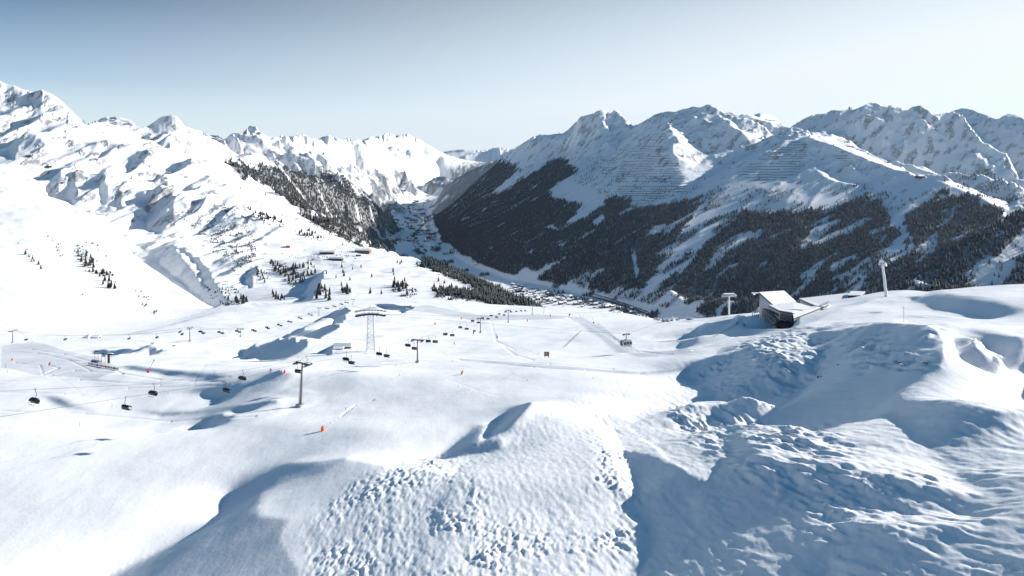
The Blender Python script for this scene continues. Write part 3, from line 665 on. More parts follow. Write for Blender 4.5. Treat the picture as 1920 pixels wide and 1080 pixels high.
def terrain_material(name, near):
    t = NT(name)
    rock, groom, wood = t.attr('rock'), t.attr('groom'), t.attr('forest')
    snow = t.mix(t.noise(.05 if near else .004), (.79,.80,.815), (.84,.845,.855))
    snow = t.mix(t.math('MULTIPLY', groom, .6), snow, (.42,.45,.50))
    rn = t.noise(.02 if not near else .4, 6)
    rcol = t.mix(rn, (.05,.052,.057), (.15,.15,.155))
    # bare rock shows only where the snow has not stuck
    br = t.ramp(t.noise(.055, 7, rough=.75), .40, .52)
    f = t.math('MULTIPLY', rock, br)
    c = t.mix(f, snow, rcol)
    # brushwood and litter under the trees, with the trees' shade put into the dark
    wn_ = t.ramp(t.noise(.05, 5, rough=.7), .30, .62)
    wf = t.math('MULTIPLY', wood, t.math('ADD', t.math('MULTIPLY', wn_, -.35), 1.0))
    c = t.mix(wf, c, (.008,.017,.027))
    t.l(c, t.p.inputs['Base Color']); t.p.inputs['Roughness'].default_value = .55 if near else .7
    t.p.inputs['Specular IOR Level'].default_value = .25
    if near:
        n1 = t.noise(1.4, 5, rough=.62); n2 = t.noise(.28, 4)
        tc = t.n('ShaderNodeTexCoord'); mp = t.n('ShaderNodeMapping'); t.l(tc.outputs['Object'], mp.inputs[0])
        mp.inputs['Rotation'].default_value = (0, 0, math.radians(-14)); mp.inputs['Scale'].default_value = (1.1, .22, .5)
        n3 = t.noise(1.0, 5, coord=mp.outputs[0], rough=.6)
        s = t.math('ADD', t.math('ADD', n1, t.math('MULTIPLY', n2, 1.5)), t.math('MULTIPLY', n3, .5))
        t.bump(s, .38, .13)
    else:
        n1 = t.noise(.028, 7, rough=.66)
        hgt = t.math('MULTIPLY', n1, t.math('ADD', t.math('ADD', rock, wood), .22))
        t.bump(hgt, .7, 12.)
    return t.m

def tag(o, label=None, cat=None, group=None, kind=None):
    if label: o['label'] = label
    if cat: o['category'] = cat
    if group: o['group'] = group
    if kind: o['kind'] = kind
    return o

def grid_mesh(name, T, mask, mat, kind='structure'):
    """one sheet of the land: the quads of the grid chosen by mask"""
    nv, nu = T['Z'].shape
    q = np.argwhere(mask)
    i, j = q[:,0], q[:,1]
    quad = np.stack([i*nu+j, i*nu+j+1, (i+1)*nu+j+1, (i+1)*nu+j], 1)
    used, inv = np.unique(quad, return_inverse=True)
    quad = inv.reshape(quad.shape).astype(np.int32)
    co = np.stack([T['X'].ravel()[used], T['Y'].ravel()[used], T['Z'].ravel()[used]], 1).astype(np.float32)
    me = bpy.data.meshes.new(name)
    me.vertices.add(len(co)); me.vertices.foreach_set('co', co.ravel())
    me.loops.add(quad.size); me.loops.foreach_set('vertex_index', quad.ravel())
    me.polygons.add(len(quad)); me.polygons.foreach_set('loop_start', np.arange(0, quad.size, 4, dtype=np.int32))
    me.update(calc_edges=True)
    me.polygons.foreach_set('use_smooth', np.ones(len(quad), bool))
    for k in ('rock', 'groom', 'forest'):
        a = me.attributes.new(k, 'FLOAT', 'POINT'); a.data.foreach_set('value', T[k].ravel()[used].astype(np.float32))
    me.materials.append(mat)
    o = bpy.data.objects.new(name, me); COL.objects.link(o); o['kind'] = kind
    return o

G_SOLVED = shade_solve(base_surface())
T = fine_terrain(G_SOLVED)
M_SNOW = terrain_material('snow_near', True); M_MTN = terrain_material('snow_and_rock', False)
_Y = T['Y'][:-1,:-1]; _Z = T['Z'][:-1,:-1]; _X = T['X'][:-1,:-1]; _U = _X/_Y
near_m = _Y < 1180
far_m = _Y > 26500
floor_m = (~near_m) & (~far_m) & (_Z < -795) & (_Y > 2600)
left_m = (~near_m) & (~far_m) & (~floor_m) & (_U < -.115+.0*_U) & ~((_Y < 5200) & (_U > -.13))
right_m = ~(near_m | far_m | floor_m | left_m)
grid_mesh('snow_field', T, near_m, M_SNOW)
grid_mesh('valley_floor', T, floor_m, M_MTN)
grid_mesh('sunny_mountains', T, left_m, M_MTN)
grid_mesh('shady_mountains', T, right_m, M_MTN)
grid_mesh('far_mountains', T, far_m, M_MTN)

def ground(x, y):
    """height of the land at a point"""
    u = x/y; v = math.log(y)
    i = min(max(np.searchsorted(FV, v)-1, 0), len(FV)-2); j = min(max(np.searchsorted(FU, u)-1, 0), len(FU)-2)
    fv = (v-FV[i])/(FV[i+1]-FV[i]); fu = (u-FU[j])/(FU[j+1]-FU[j])
    Z = T['Z']
    return float((Z[i,j]*(1-fu)+Z[i,j+1]*fu)*(1-fv)+(Z[i+1,j]*(1-fu)+Z[i+1,j+1]*fu)*fv)
_GM = np.maximum.accumulate(T['G'], 0)
def at(px, py, ymin=0., ymax=1e9):
    """the place on the land that the survey line px, py meets first"""
    u = (px-960)/F_PX; e = (HZ-py)/F_PX
    j = int(np.clip(np.searchsorted(FU, u), 1, len(FU)-1)); g = _GM[:,j]
    i = int(np.searchsorted(g, e)); i = min(max(i, 1), len(g)-1)
    t = (e-g[i-1])/max(g[i]-g[i-1], 1e-9); y = math.exp(FV[i-1]+(FV[i]-FV[i-1])*min(max(t,0),1))
    y = min(max(y, ymin), ymax)
    return Vector((u*y, y, ground(u*y, y)))
# ---------------------------------------------------------------- object helpers
RNG = random.Random(7)
class MB:
    """collects shapes, then links them as one mesh object"""
    def __init__(s): s.v = []; s.f = []; s.m = []
    def add(s, vs, fs, mi=0):
        n = len(s.v); s.v += [tuple(p) for p in vs]; s.f += [tuple(i+n for i in f) for f in fs]; s.m += [mi]*len(fs); return s
    def box(s, c, d, rz=0., mi=0, taper=1., M=None):
        x, y, z = d[0]/2, d[1]/2, d[2]/2; R = M or Matrix.Rotation(rz, 3, 'Z'); c = Vector(c)
        vs = []
        for k, t in ((-1, 1.), (1, taper)):
            for a, b in ((-1,-1),(1,-1),(1,1),(-1,1)): vs.append(c+R@Vector((a*x*t, b*y*t, k*z)))
        return s.add(vs, [(3,2,1,0),(4,5,6,7),(0,1,5,4),(1,2,6,5),(2,3,7,6),(3,0,4,7)], mi)
    def tube(s, pts, r, n=8, mi=0, cap=True):
        pts = [Vector(p) for p in pts]; rs = r if isinstance(r, (list, tuple)) else [r]*len(pts); vs = []; fs = []
        for k, p in enumerate(pts):
            d = (pts[min(k+1, len(pts)-1)]-pts[max(k-1, 0)]).normalized()
            a = d.orthogonal().normalized() if k == 0 else (a-d*a.dot(d)).normalized()
            b = d.cross(a)
            for i in range(n):
                t = 2*math.pi*i/n; vs.append(p+(a*math.cos(t)+b*math.sin(t))*rs[k])
        for k in range(len(pts)-1):
            for i in range(n):
                j = (i+1) % n; fs.append((k*n+i, k*n+j, (k+1)*n+j, (k+1)*n+i))
        if cap: fs.append(tuple(range(n-1, -1, -1))); fs.append(tuple((len(pts)-1)*n+i for i in range(n)))
        return s.add(vs, fs, mi)
    def prism(s, top, drop, mi=0, mi_top=None):
        """top: list of 3D points (counter-clockwise from above); drop: metres down (or a floor height function)"""
        n = len(top); lo = [(p[0], p[1], (drop if drop < -20 else p[2]-drop)) for p in top]
        s.add(list(top)+lo, [(i+n, (i+1) % n+n, (i+1) % n, i) for i in range(n)]+[tuple(range(2*n-1, n-1, -1))], mi)
        s.add(top, [tuple(range(n))], mi if mi_top is None else mi_top); return s
    def build(s, name, mats, parent=None, smooth=False):
        me = bpy.data.meshes.new(name); me.from_pydata(s.v, [], s.f); me.update()
        for m in (mats if isinstance(mats, (list, tuple)) else [mats]): me.materials.append(m)
        for p, mi in zip(me.polygons, s.m): p.material_index = mi; p.use_smooth = smooth
        o = bpy.data.objects.new(name, me); COL.objects.link(o)
        if parent: o.parent = parent
        return o
def thing(name, label, cat, loc, rz=0., group=None, tilt=None):
    o = bpy.data.objects.new(name, None); COL.objects.link(o); o.location = loc
    o.rotation_euler = (tilt[0], tilt[1], rz) if tilt else (0, 0, rz); o.empty_display_size = .5
    return tag(o, label, cat, group)
def dup(root, loc=None, rz=None, label=None, group=None, scale=None):
    r = root.copy(); COL.objects.link(r)
    if loc is not None: r.location = loc
    if rz is not None: r.rotation_euler = (0, 0, rz)
    if label: r['label'] = label
    if group: r['group'] = group
    if scale: r.scale = (scale, scale, scale) if not isinstance(scale, tuple) else scale
    for ch in list(root.children):
        c = ch.copy(); COL.objects.link(c); c.parent = r
        for g in ch.children:
            d = g.copy(); COL.objects.link(d); d.parent = c
    return r
def W(px, py, y): return Vector(((px-960)/F_PX*y, y, (HZ-py)/F_PX*y))
ORDX = 'first second third fourth fifth sixth seventh eighth ninth tenth eleventh twelfth thirteenth fourteenth fifteenth sixteenth seventeenth eighteenth nineteenth twentieth twenty-first'.split()
_O1 = ORDX[:20]; _T = {2:'twent',3:'thirt',4:'fort',5:'fift',6:'sixt',7:'sevent',8:'eight',9:'ninet'}
ORD = list(_O1)+[(_T[n//10]+'ieth') if n % 10 == 0 else _T[n//10]+'y-'+_O1[n % 10-1] for n in range(21, 100)]

STEEL = simple('galvanised_steel', (.20,.21,.22), .5, .6); DARK = simple('dark_steel', (.025,.027,.03), .5, .3)
BLACK = simple('black_plastic', (.012,.013,.015), .4); WSNOW = simple('settled_snow', (.87,.88,.90), .6, var=.03, scale=.8)
RIME = simple('rime_ice', (.80,.83,.87), .6, var=.08, scale=2.); ORANGE = simple('orange_mat', (.85,.13,.03), .7)
RED = simple('red_paint', (.55,.04,.03), .6); WOOD = simple('weathered_wood', (.20,.11,.07), .8, var=.3); WOODD = simple('dark_wood', (.07,.045,.035), .8, var=.3)
CONC = simple('concrete', (.38,.38,.38), .85); METALP = simple('pale_metal_cladding', (.42,.44,.46), .5, .3); BANNER = simple('white_cloth', (.75,.74,.74), .8)
GLASS = simple('dark_glass', (.02,.025,.03), .12); BLUE = simple('blue_paint', (.10,.20,.32), .5); WALLP = simple('plaster_wall', (.55,.50,.44), .9)
ROCKM = simple('dark_rock', (.07,.06,.055), .9, var=.4, scale=1.5); ASPH = simple('wet_asphalt', (.06,.065,.07), .7)
SKIN = simple('skin', (.45,.28,.2), .6); COATS = [simple('coat_dark', (.02,.025,.04), .8), simple('coat_red', (.45,.03,.03), .8), simple('coat_blue', (.04,.09,.25), .8)]

def tree_material(name, dark, snowy):
    t = NT(name); g = t.n('ShaderNodeNewGeometry'); s = t.n('ShaderNodeSeparateXYZ'); t.l(g.outputs['Normal'], s.inputs[0])
    c = t.n('ShaderNodeTexCoord')
    n = t.noise(.9, 3); n2 = t.noise(.05, 2, coord=g.outputs['Position'])
    col = t.mix(n2, dark, tuple(x*2.0 for x in dark))
    f = t.ramp(t.math('ADD', t.math('MULTIPLY', s.outputs[2], .55), n), .62+.5*(1-snowy), .80+.5*(1-snowy))
    t.l(t.mix(t.math('MULTIPLY', f, .8), col, (.75,.78,.82)), t.p.inputs['Base Color']); t.p.inputs['Roughness'].default_value = .85
    return t.m
NEEDLE = tree_material('spruce_needles', (.011,.015,.015), .14); NEEDLE_F = tree_material('spruce_needles_shaded', (.004,.011,.019), .04)  # second needle copy: bluish dark of the shady side put into its colour
BARK = simple('bark', (.06,.045,.04), .9)

# ---------------------------------------------------------------- chairlifts
def lift_tower(name, label, base, h, rz, arm=5.0, group=None, lean=(0, 0), col=None):
    t = thing(name, label, 'lift tower', base, rz, group, tilt=lean)
    r = .035*h if h < 10 else .034*h
    r = min(r, .5)
    MB().tube([(0,0,-2),(0,0,h*.5),(0,0,h-.4)], [r, r*.85, r*.65], 12).build('shaft', STEEL if col is None else col, t, True)
    MB().box((0,0,0), (r*4.5, r*4.5, 1.4)).build('footing', CONC, t)
    a = MB().box((0,0,h-.3), (arm+.5, .45, .5)); a.box((0,0,h-.02), (arm+.5, .45, .10), mi=1); a.build('crossarm', [DARK, WSNOW], t)
    for sx in (-1, 1):
        m = MB(); m.box((sx*arm/2,0,h-.62), (.22, 3.6, .25))
        for k in range(6): m.tube([(sx*arm/2-.12,-1.5+.6*k,h-.45),(sx*arm/2+.12,-1.5+.6*k,h-.45)], .22, 10)
        m.build('sheave_assembly', DARK, t)
        p = MB().box((sx*(arm/2-.55),0,h-.75), (.6, 3.8, .07)); p.box((sx*(arm/2-.55),0,h-.70), (.6,3.8,.05), mi=1)
        for yy in (-1.8, 0, 1.8): p.tube([(sx*(arm/2-.85),yy,h-.7),(sx*(arm/2-.85),yy,h+.35)], .03, 5)
        p.tube([(sx*(arm/2-.85),-1.8,h+.35),(sx*(arm/2-.85),1.8,h+.35)], .03, 5)
        p.build('work_platform', [STEEL, WSNOW], t)
        MB().tube([(sx*arm*.28,0,h-.1),(sx*arm*.33,0,h+1.1),(sx*arm*.5,0,h+1.25)], .08, 6).build('lifting_frame', RIME, t)
    l = MB()
    for sx in (-.2, .2): l.tube([(sx,-r-.25,.5),(sx,-r*.7-.25,h-.6)], .03, 4)
    for k in range(int(h/.5)-2): l.box((0,-r*.85-.25,1+.5*k), (.4,.03,.03))
    l.build('ladder', STEEL, t)
    return t

def make_chair(w=2.5):
    t = thing('lift_chair', '', 'lift chair', (0,0,0), 0, 'chairs hanging from the chairlifts')     # origin at the grip on the rope
    h = MB(); h.tube([(0,0,-.1),(0,-.1,-.5),(0,-.35,-1.2),(0,-.1,-1.9)], [.06,.06,.06,.07], 7); h.build('hanger', DARK, t, True)
    MB().box((0,0,.02), (.18,.5,.22)).box((0,0,.18), (.10,.7,.08)).build('grip', STEEL, t)
    s = MB()
    for k in range(4): s.box(((k-1.5)*w/4,.10,-3.0), (w/4*.9,.52,.12))
    s.build('seat', BLACK, t)
    b = MB()
    for k in range(4): b.box(((k-1.5)*w/4,-.20,-2.65), (w/4*.9,.10,.66), M=Matrix.Rotation(.2, 3, 'X'))
    b.build('backrest', BLACK, t)
    f = MB(); f.tube([(-w/2,0,-1.95),(w/2,0,-1.95)], .06, 6)
    for sx in (-w/2, w/2): f.tube([(sx,0,-1.95),(sx,-.3,-2.6),(sx,-.1,-3.08),(sx,.42,-3.1)], .045, 6)
    f.tube([(-w/2,-.1,-3.1),(w/2,-.1,-3.1)], .045, 6); f.build('frame', DARK, t, True)
    d = MB(); pts = [(-.35,-2.25),(-.1,-2.02),(.35,-2.0),(.72,-2.25),(.8,-2.6)]
    n = len(pts); vs = [(sx*w*.5, y-.05, z) for sx in (-1, 1) for y, z in pts]
    d.add(vs+[(a, b_, c-.03) for a, b_, c in vs], [(i, i+1, n+i+1, n+i) for i in range(n-1)]+[(2*n+i, 3*n+i, 3*n+i+1, 2*n+i+1) for i in range(n-1)])
    d.build('hood', GLASS, t, True)
    r = MB(); r.tube([(-w*.4,.85,-3.25),(w*.4,.85,-3.25)], .04, 5)
    for sx in (-w*.4, 0, w*.4): r.tube([(sx,.80,-2.6),(sx,.85,-3.25),(sx,1.05,-3.5)], .03, 5)
    r.build('footrest', STEEL, t)
    return t
chair0 = make_chair(); used = []
def place_chair(p, rz, label, group, sc):
    global used
    if not used:
        chair0.location = p; chair0.rotation_euler = (0, 0, rz); chair0['label'] = label; chair0['group'] = group; chair0.scale = (sc,)*3; used.append(1)
    else: dup(chair0, p, rz, label, group, sc)

def rope(name, pts, label, cat='cable', r=.03, sag=.0, group=None):
    P = []
    for a, b in zip(pts[:-1], pts[1:]):
        a = Vector(a); b = Vector(b); n = 8 if sag else 1
        for k in range(n):
            t = k/n; q = a.lerp(b, t); q.z -= sag*(b-a).length*4*t*(1-t); P.append(q)
    P.append(Vector(pts[-1]))
    o = MB().tube(P, r, 5).build(name, DARK, None, True); return tag(o, label, cat, group)

def chairlift(towers, ends, chF, chN, desc, arm, leans, drop=2.7, sc=1.):
    """towers: (px, py base, py top); chF / chN: chairs on the far and on the near rope (px, py of the seats)"""
    bases = [at(a, b) for a, b, c in towers]
    hs = [(b-c)/F_PX*p.y for (a, b, c), p in zip(towers, bases)]
    plan = [Vector((e[0], e[1])) for e in ends[:1]]+[Vector((p.x, p.y)) for p in bases]+[Vector((e[0], e[1])) for e in ends[1:]]
    for k, (p, h) in enumerate(zip(bases, hs)):
        d = plan[k+2]-plan[k] if k+2 < len(plan) else plan[k+1]-plan[k]
        rz = math.atan2(d.y, d.x)-math.pi/2
        lift_tower('chairlift_tower', f'grey chairlift tower with crossarm, {ORD[k]} from the left on the {desc}', p, h, rz, arm, f'towers of the {desc}', leans[k] if k < len(leans) else (0,0))
    for side, ch in ((-1, chF), (1, chN)):
        pts = []
        for k in range(len(plan)):
            d = (plan[min(k+1, len(plan)-1)]-plan[max(k-1, 0)]).normalized(); nrm = Vector((d.y, -d.x))
            pts.append(plan[k]+nrm*side*arm/2)
        got = []
        for cx, cy in ch:
            u = (cx-960)/F_PX
            for a, b in zip(pts[:-1], pts[1:]):
                d = b-a; den = d.x-u*d.y
                if abs(den) < 1e-6: continue
                t = (u*a.y-a.x)/den
                if -.001 <= t <= 1.001:
                    q = a+d*t; z = (HZ-cy)/F_PX*q.y+drop*sc; z = max(z, ground(q.x, q.y)+4.6*sc)
                    got.append((q.y if abs(d.y) > 5 else 0, Vector((q.x, q.y, z)), math.atan2(d.y, d.x)-math.pi/2, cx)); break
        for k, (p, h) in enumerate(zip(bases, hs)): got.append((0, Vector((pts[k+1].x, pts[k+1].y, p.z+h-.2)), None, 960+F_PX*pts[k+1].x/pts[k+1].y))
        got.sort(key=lambda q: q[3])
        line = [q[1] for q in got]
        l0 = line[0]+(line[0]-line[1]).normalized()*40
        rope('haul_rope', [l0]+line, f'thin {"farther" if side < 0 else "nearer"} haul rope of the {desc}', r=.028*max(1., bases[0].y/300), group=f'ropes of the {desc}')
        k = 0
        for q in got:
            if q[2] is None: continue
            nm = 'far rope' if side < 0 else 'near rope'
            place_chair(q[1], q[2]+(math.pi if side < 0 else 0), f'dark lift chair on the {nm} of the {desc}, {ORD[k]} from the left', f'chairs of the {desc}', sc); k += 1

chairlift([(563,762,678),(783,680,636),(901,624,596),(953,605,581),(998,590,573),(1020,586,575)], [(-116,100),(70,1010)],
    [(66,752),(288,738),(455,710),(575,683),(649,674),(711,664),(765,648),(803,640),(835,627),(863,614),(886,602),(905,596),(921,592),(936,589),(948,585),(968,584),(985,583)],
    [(236,765),(425,733),(559,697),(659,681),(725,668),(777,654),(816,641),(848,629),(875,617),(897,605),(915,598),(931,595),(945,591),(958,585),(977,583)],
    'nearer chairlift', 4.6, [(0, math.radians(4)), (0, 0)], sc=.9)
chairlift([(24,643,619),(356,640,614),(451,632,616),(598,592,577),(662,571,561)], [(-520,560),(-238,1150)],
    [(49,637),(242,638),(337,623),(376,622),(411,623),(444,621),(474,619),(500,614),(522,609),(541,603),(561,596),(579,589),(611,578),(625,574),(639,570),(648,567)],
    [(122,639),(294,633),(341,627),(381,625),(417,625),(449,623),(478,621),(503,616),(527,611),(546,604),(565,598),(584,591),(615,579),(629,575),(642,571),(652,568)],
    'farther chairlift', 5.0, [], sc=1.1)

# ---------------------------------------------------------------- lattice ropeway pylon
def pylon():
    b = at(695, 661); h = (661-590)/F_PX*b.y
    t = thing('ropeway_pylon', 'tall white rimed lattice pylon with two broad crossarms on the knoll', 'pylon', b, .1)
    w0, w1 = 2.1, 1.35
    def cor(z): w = w0+(w1-w0)*z/h; return [Vector((sx*w, sy*w, z)) for sx, sy in ((-1,-1),(1,-1),(1,1),(-1,1))]
    for k in range(4): MB().tube([cor(-1.5)[k], cor(h)[k]], .13, 6).build('leg', STEEL if k % 2 else RIME, t)
    m = MB(); n = 8
    for i in range(n):
        a, c = cor(h*i/n), cor(h*(i+1)/n)
        for k in range(4):
            j = (k+1) % 4; m.tube([a[k], c[j]], .05, 4, mi=k % 2); m.tube([a[j], c[k]], .05, 4, mi=(k+1) % 2); m.tube([c[k], c[j]], .05, 4)
    m.build('bracing', [STEEL, RIME], t)
    def arc(z, half, th, mi_snow):
        m = MB(); N = 10
        for k in range(N):
            x0 = -half+2*half*k/N; x1 = -half+2*half*(k+1)/N
            zz = z-.9*(abs((x0+x1)/2)/half)**2
            for yy in (-1.2, 1.2): m.box(((x0+x1)/2, yy, zz), (x1-x0+.02, .3, th))
            m.box(((x0+x1)/2, 0, zz+th/2+.06), (.2, 2.6, .12)); m.box(((x0+x1)/2, 0, zz+th/2+.16), (x1-x0+.01, 2.5, .1), mi=1)
            m.tube([((x0+x1)/2, -1.35, zz+th/2),((x0+x1)/2, -1.35, zz+1.0)], .05, 4)
        return m
    arc(h+.3, 7.6, .75, 1).build('crossarm', [DARK, WSNOW], t)
    arc(h+2.5, 8.0, .40, 1).build('crossarm', [STEEL, WSNOW], t)
    for k in range(4):
        x = (-5.6, -3.2, 3.2, 5.6)[k]
        MB().box((x,0,h-.35), (.35,3.6,.5)).tube([(x,-1.9,h-.5),(x,-.9,h-.2),(x,.9,h-.2),(x,1.9,h-.5)], .12, 6).build('rope_saddle', DARK, t)
    m = MB()
    for sx in (-1, 1):
        m.tube([(sx*1.1,0,h),(sx*.5,0,h+3.0),(0,0,h+5.2)], .12, 5); m.tube([(sx*6.8,0,h),(sx*7.2,0,h+2.4)], .08, 5); m.tube([(sx*3.5,0,h),(sx*3.4,0,h+2.5)], .08, 5)
    m.build('head_frame', RIME, t)
    return b, h
PB, PH = pylon()

# ---------------------------------------------------------------- gondola and its ropes
def cabin():
    p = W(1174, 627, 300)
    t = thing('gondola_cabin', 'large round-windowed gondola cabin hanging over the piste', 'gondola', p, math.radians(22))
    MB().box((0,.0,.12), (3.6,.35,.28)).box((-1.3,0,-.15),(.9,.5,.3)).box((1.3,0,-.15),(.9,.5,.3)).build('carriage', DARK, t)
    h = MB(); h.tube([(0,0,0),(.15,0,-.8),(.05,0,-1.6),(0,0,-2.3)], [.22,.2,.2,.3], 8); h.tube([(-1.3,0,-2.45),(0,0,-2.15),(1.3,0,-2.45)], .12, 6); h.build('hanger', STEEL, t, True)
    # body: rounded barrel lying along X
    prof = [(-1.45,-3.1),(-1.3,-2.65),(-.85,-2.42),(.85,-2.42),(1.3,-2.65),(1.45,-3.1),(1.5,-3.9),(1.38,-4.75),(1.0,-5.15),(-1.0,-5.15),(-1.38,-4.75),(-1.5,-3.9)]
    xs = [(-2.45,.80),(-2.25,.95),(-1.9,1.),(1.9,1.),(2.25,.95),(2.45,.80)]; m = MB(); vs = []; n = len(prof)
    for x, k in xs:
        for y, z in prof: vs.append((x, y*k, -3.8+(z+3.8)*k))
    fs = [(i*n+j, i*n+(j+1) % n, (i+1)*n+(j+1) % n, (i+1)*n+j) for i in range(len(xs)-1) for j in range(n)]+[tuple(range(n-1,-1,-1)), tuple((len(xs)-1)*n+j for j in range(n))]
    m.add(vs, fs).build('body', simple('cabin_silver', (.50,.52,.55), .3, .5), t, False)
    for sx in (-1, 1):
        g = MB(); a = [(sx*2.47, 1.12*math.cos(q), -3.75+1.08*math.sin(q)) for q in [2*math.pi*k/20 for k in range(20)]]
        a2 = [(sx*2.40, y, z) for _, y, z in a]; g.add(a+a2, [tuple(range(20)) if sx > 0 else tuple(range(19,-1,-1))]+[(i, (i+1) % 20, 20+(i+1) % 20, 20+i) for i in range(20)])
        g.build('window', GLASS, t)
    for sy in (-1, 1):
        for x in (-1.45, 1.45):
            MB().box((x, sy*1.49, -3.55), (1.0, .06, 1.15)).build('window', GLASS, t)
        d = MB().box((0, sy*1.50, -3.75), (1.3, .08, 2.1)).box((0, sy*1.54, -3.5), (1.0,.05,1.1), mi=1); d.build('door', [METALP, GLASS], t)
    return p
GP = cabin()

# ---------------------------------------------------------------- top station
def station():
    t = thing('lift_station', 'snow-roofed mountain lift station with a dark glazed gable front', 'building', W(1470, 606, 330))
    o = t.location.copy()
    def L(px, py, y, dz=0): v = W(px, py, y)-o; v.z += dz; return v
    RS = simple('wind_scoured_roof_snow', (.60,.61,.63), .7, var=.14, scale=.35)
    def slab(name, pts, th=.55, snow=.35):
        c = sum(pts, Vector())/len(pts); ex = [c+(p-c)*1.04 for p in pts]; ex2 = [c+(p-c)*1.02 for p in pts]
        r = MB().prism([p+Vector((0,0,0)) for p in ex], th).build(name, DARK, t)
        MB().prism([p+Vector((0,0,snow)) for p in ex2], snow-.02).build('roof_snow', RS, r)
        return r
    up = [L(1450,572,350), L(1492,566,380), L(1470,546,402), L(1424,549,374)]
    MB().prism([p-Vector((0,0,.56)) for p in up], 16).build('wall', METALP, t)
    slab('roof', up)
    lo = [L(1462,583,326), L(1486,587,321), L(1527,578,349), L(1488,567,366), L(1442,573,349)]
    MB().prism([p-Vector((0,0,.56)) for p in lo], 13).build('wall', METALP, t)
    slab('roof', lo)
    # glazed front
    a, b = L(1463,584,325.0), L(1486,588,320.2); d = b-a; nrm = Vector((d.y, -d.x, 0)).normalized()
    g = MB(); q = [a+nrm*.25-Vector((0,0,.9)), b+nrm*.25-Vector((0,0,.9))]
    g.add([q[0], q[1], q[1]-Vector((0,0,5.8)), q[0]-Vector((0,0,5.8)), q[0]-nrm*.3, q[1]-nrm*.3, q[1]-nrm*.3-Vector((0,0,5.8)), q[0]-nrm*.3-Vector((0,0,5.8))], [(3,2,1,0),(0,1,5,4),(1,2,6,5),(2,3,7,6),(3,0,4,7),(4,5,6,7)])
    gl = g.build('window', GLASS, t)
    fr = MB()
    for k in range(6):
        p = q[0].lerp(q[1], k/5)+nrm*.08; fr.tube([p, p-Vector((0,0,5.8))], .07, 4)
    for z in (0, -2.8, -5.8): fr.tube([q[0]+nrm*.08+Vector((0,0,z)), q[1]+nrm*.08+Vector((0,0,z))], .09, 4)
    fr.build('mullion', STEEL, gl)
    # long side windows with balcony, left of the glazed gable
    a, b = L(1443,576,348.4), L(1461,585,327); d = b-a; nrm = Vector((d.y, -d.x, 0)).normalized()
    w = MB()
    for r_ in range(2):
        for k in range(8):
            p = a.lerp(b, (k+.5)/8)+nrm*.12-Vector((0,0,1.6+2.6*r_)); MB().box(p, (d.xy.length/8*.72, .12, 1.3), rz=math.atan2(d.y, d.x)).build('window', GLASS, t)
    mid = a.lerp(b, .5); rz = math.atan2(d.y, d.x)
    dk = MB().box(mid+nrm*1.6-Vector((0,0,4.6)), (d.xy.length*1.05, 3.0, .3), rz=rz); dk.box(mid+nrm*1.6-Vector((0,0,4.42)), (d.xy.length*1.03, 2.9, .12), rz=rz, mi=1)
    for k in range(9):
        p = a.lerp(b, k/8)+nrm*3.0-Vector((0,0,4.5)); dk.tube([p-Vector((0,0,3.2)), p+Vector((0,0,1.1))], .06, 4)
    dk.tube([a+nrm*3.0-Vector((0,0,3.4)), b+nrm*3.0-Vector((0,0,3.4))], .06, 4)
    dk.build('terrace', [WOODD, WSNOW], t)
    # gallery below the side windows; a solid black block paints in its shade
    a, b = L(1434,588,352), L(1461,604,323.5); d = b-a; nrm = Vector((d.y, -d.x, 0)).normalized(); rz = math.atan2(d.y, d.x)
    gy = MB().box(a.lerp(b, .5)-Vector((0,0,.2)), (d.xy.length, 2.6, 3.4), rz=rz)
    gy.build('gallery', BLACK, t)
    for k in range(7):
        p = a.lerp(b, (k+.5)/7)+nrm*1.6-Vector((0,0,.2)); MB().box(p, (.3,.3,3.6), rz=rz).build('column', CONC, t)
    # front deck below the glazed gable
    a, b = L(1459,604,321), L(1492,610,314); rz = math.atan2(b.y-a.y, b.x-a.x); c = a.lerp(b, .5)
    fd = MB().box(c+Vector((0,1.5,-1.2)), ((b-a).xy.length, 5.5, .35), rz=rz)
    for k in range(7):
        p = a.lerp(b, k/6)-Vector((0,0,1.0)); fd.tube([p, p+Vector((0,0,1.1))], .05, 4)
    fd.tube([a+Vector((0,0,.1)), b+Vector((0,0,.1))], .05, 4); fd.build('deck', WOODD, t)
    # right wing
    wg = [L(1489,597,318), L(1552,572,342), L(1556,565,362), L(1527,577,351), L(1487,588,323)]
    MB().prism([p-Vector((0,0,.5)) for p in wg], 9).build('wing_wall', CONC, t)
    slab('wing_roof', wg, .5, .4)
    a, b = wg[0]-Vector((0,0,1.7)), wg[1]-Vector((0,0,1.7)); d = b-a; nrm = Vector((d.y, -d.x, 0)).normalized()
    w = MB()
    for k in range(14): MB().box(a.lerp(b, (k+.8)/15)+nrm*.05, (d.xy.length/15*.6, .15, 1.0), rz=math.atan2(d.y, d.x)).build('window', GLASS, t)
    # low hall behind
    hb = [L(1530,574,372), L(1562,579,366), L(1612,557,398), L(1588,551,414), L(1500,561,398)]
    MB().prism([p-Vector((0,0,.4)) for p in hb], 8).build('hall_wall', CONC, t)
    slab('hall_roof', hb, .4, .5)
    sh = MB(); a, b = hb[1], hb[2]
    sh.box(a.lerp(b, .55)-Vector((0,0,1.4))+Vector((.6,-.5,0)), ((b-a).xy.length*.7, .3, 1.2), rz=math.atan2(b.y-a.y, b.x-a.x)); sh.build('hall_opening', BLACK, t)
    cap = [L(1590,556,396), L(1614,556,396), L(1622,549,408), L(1596,548,408)]
    MB().prism(cap, 5).build('end_pavilion', DARK, t); slab('pavilion_roof', [p+Vector((0,0,.45)) for p in cap], .4, .4)
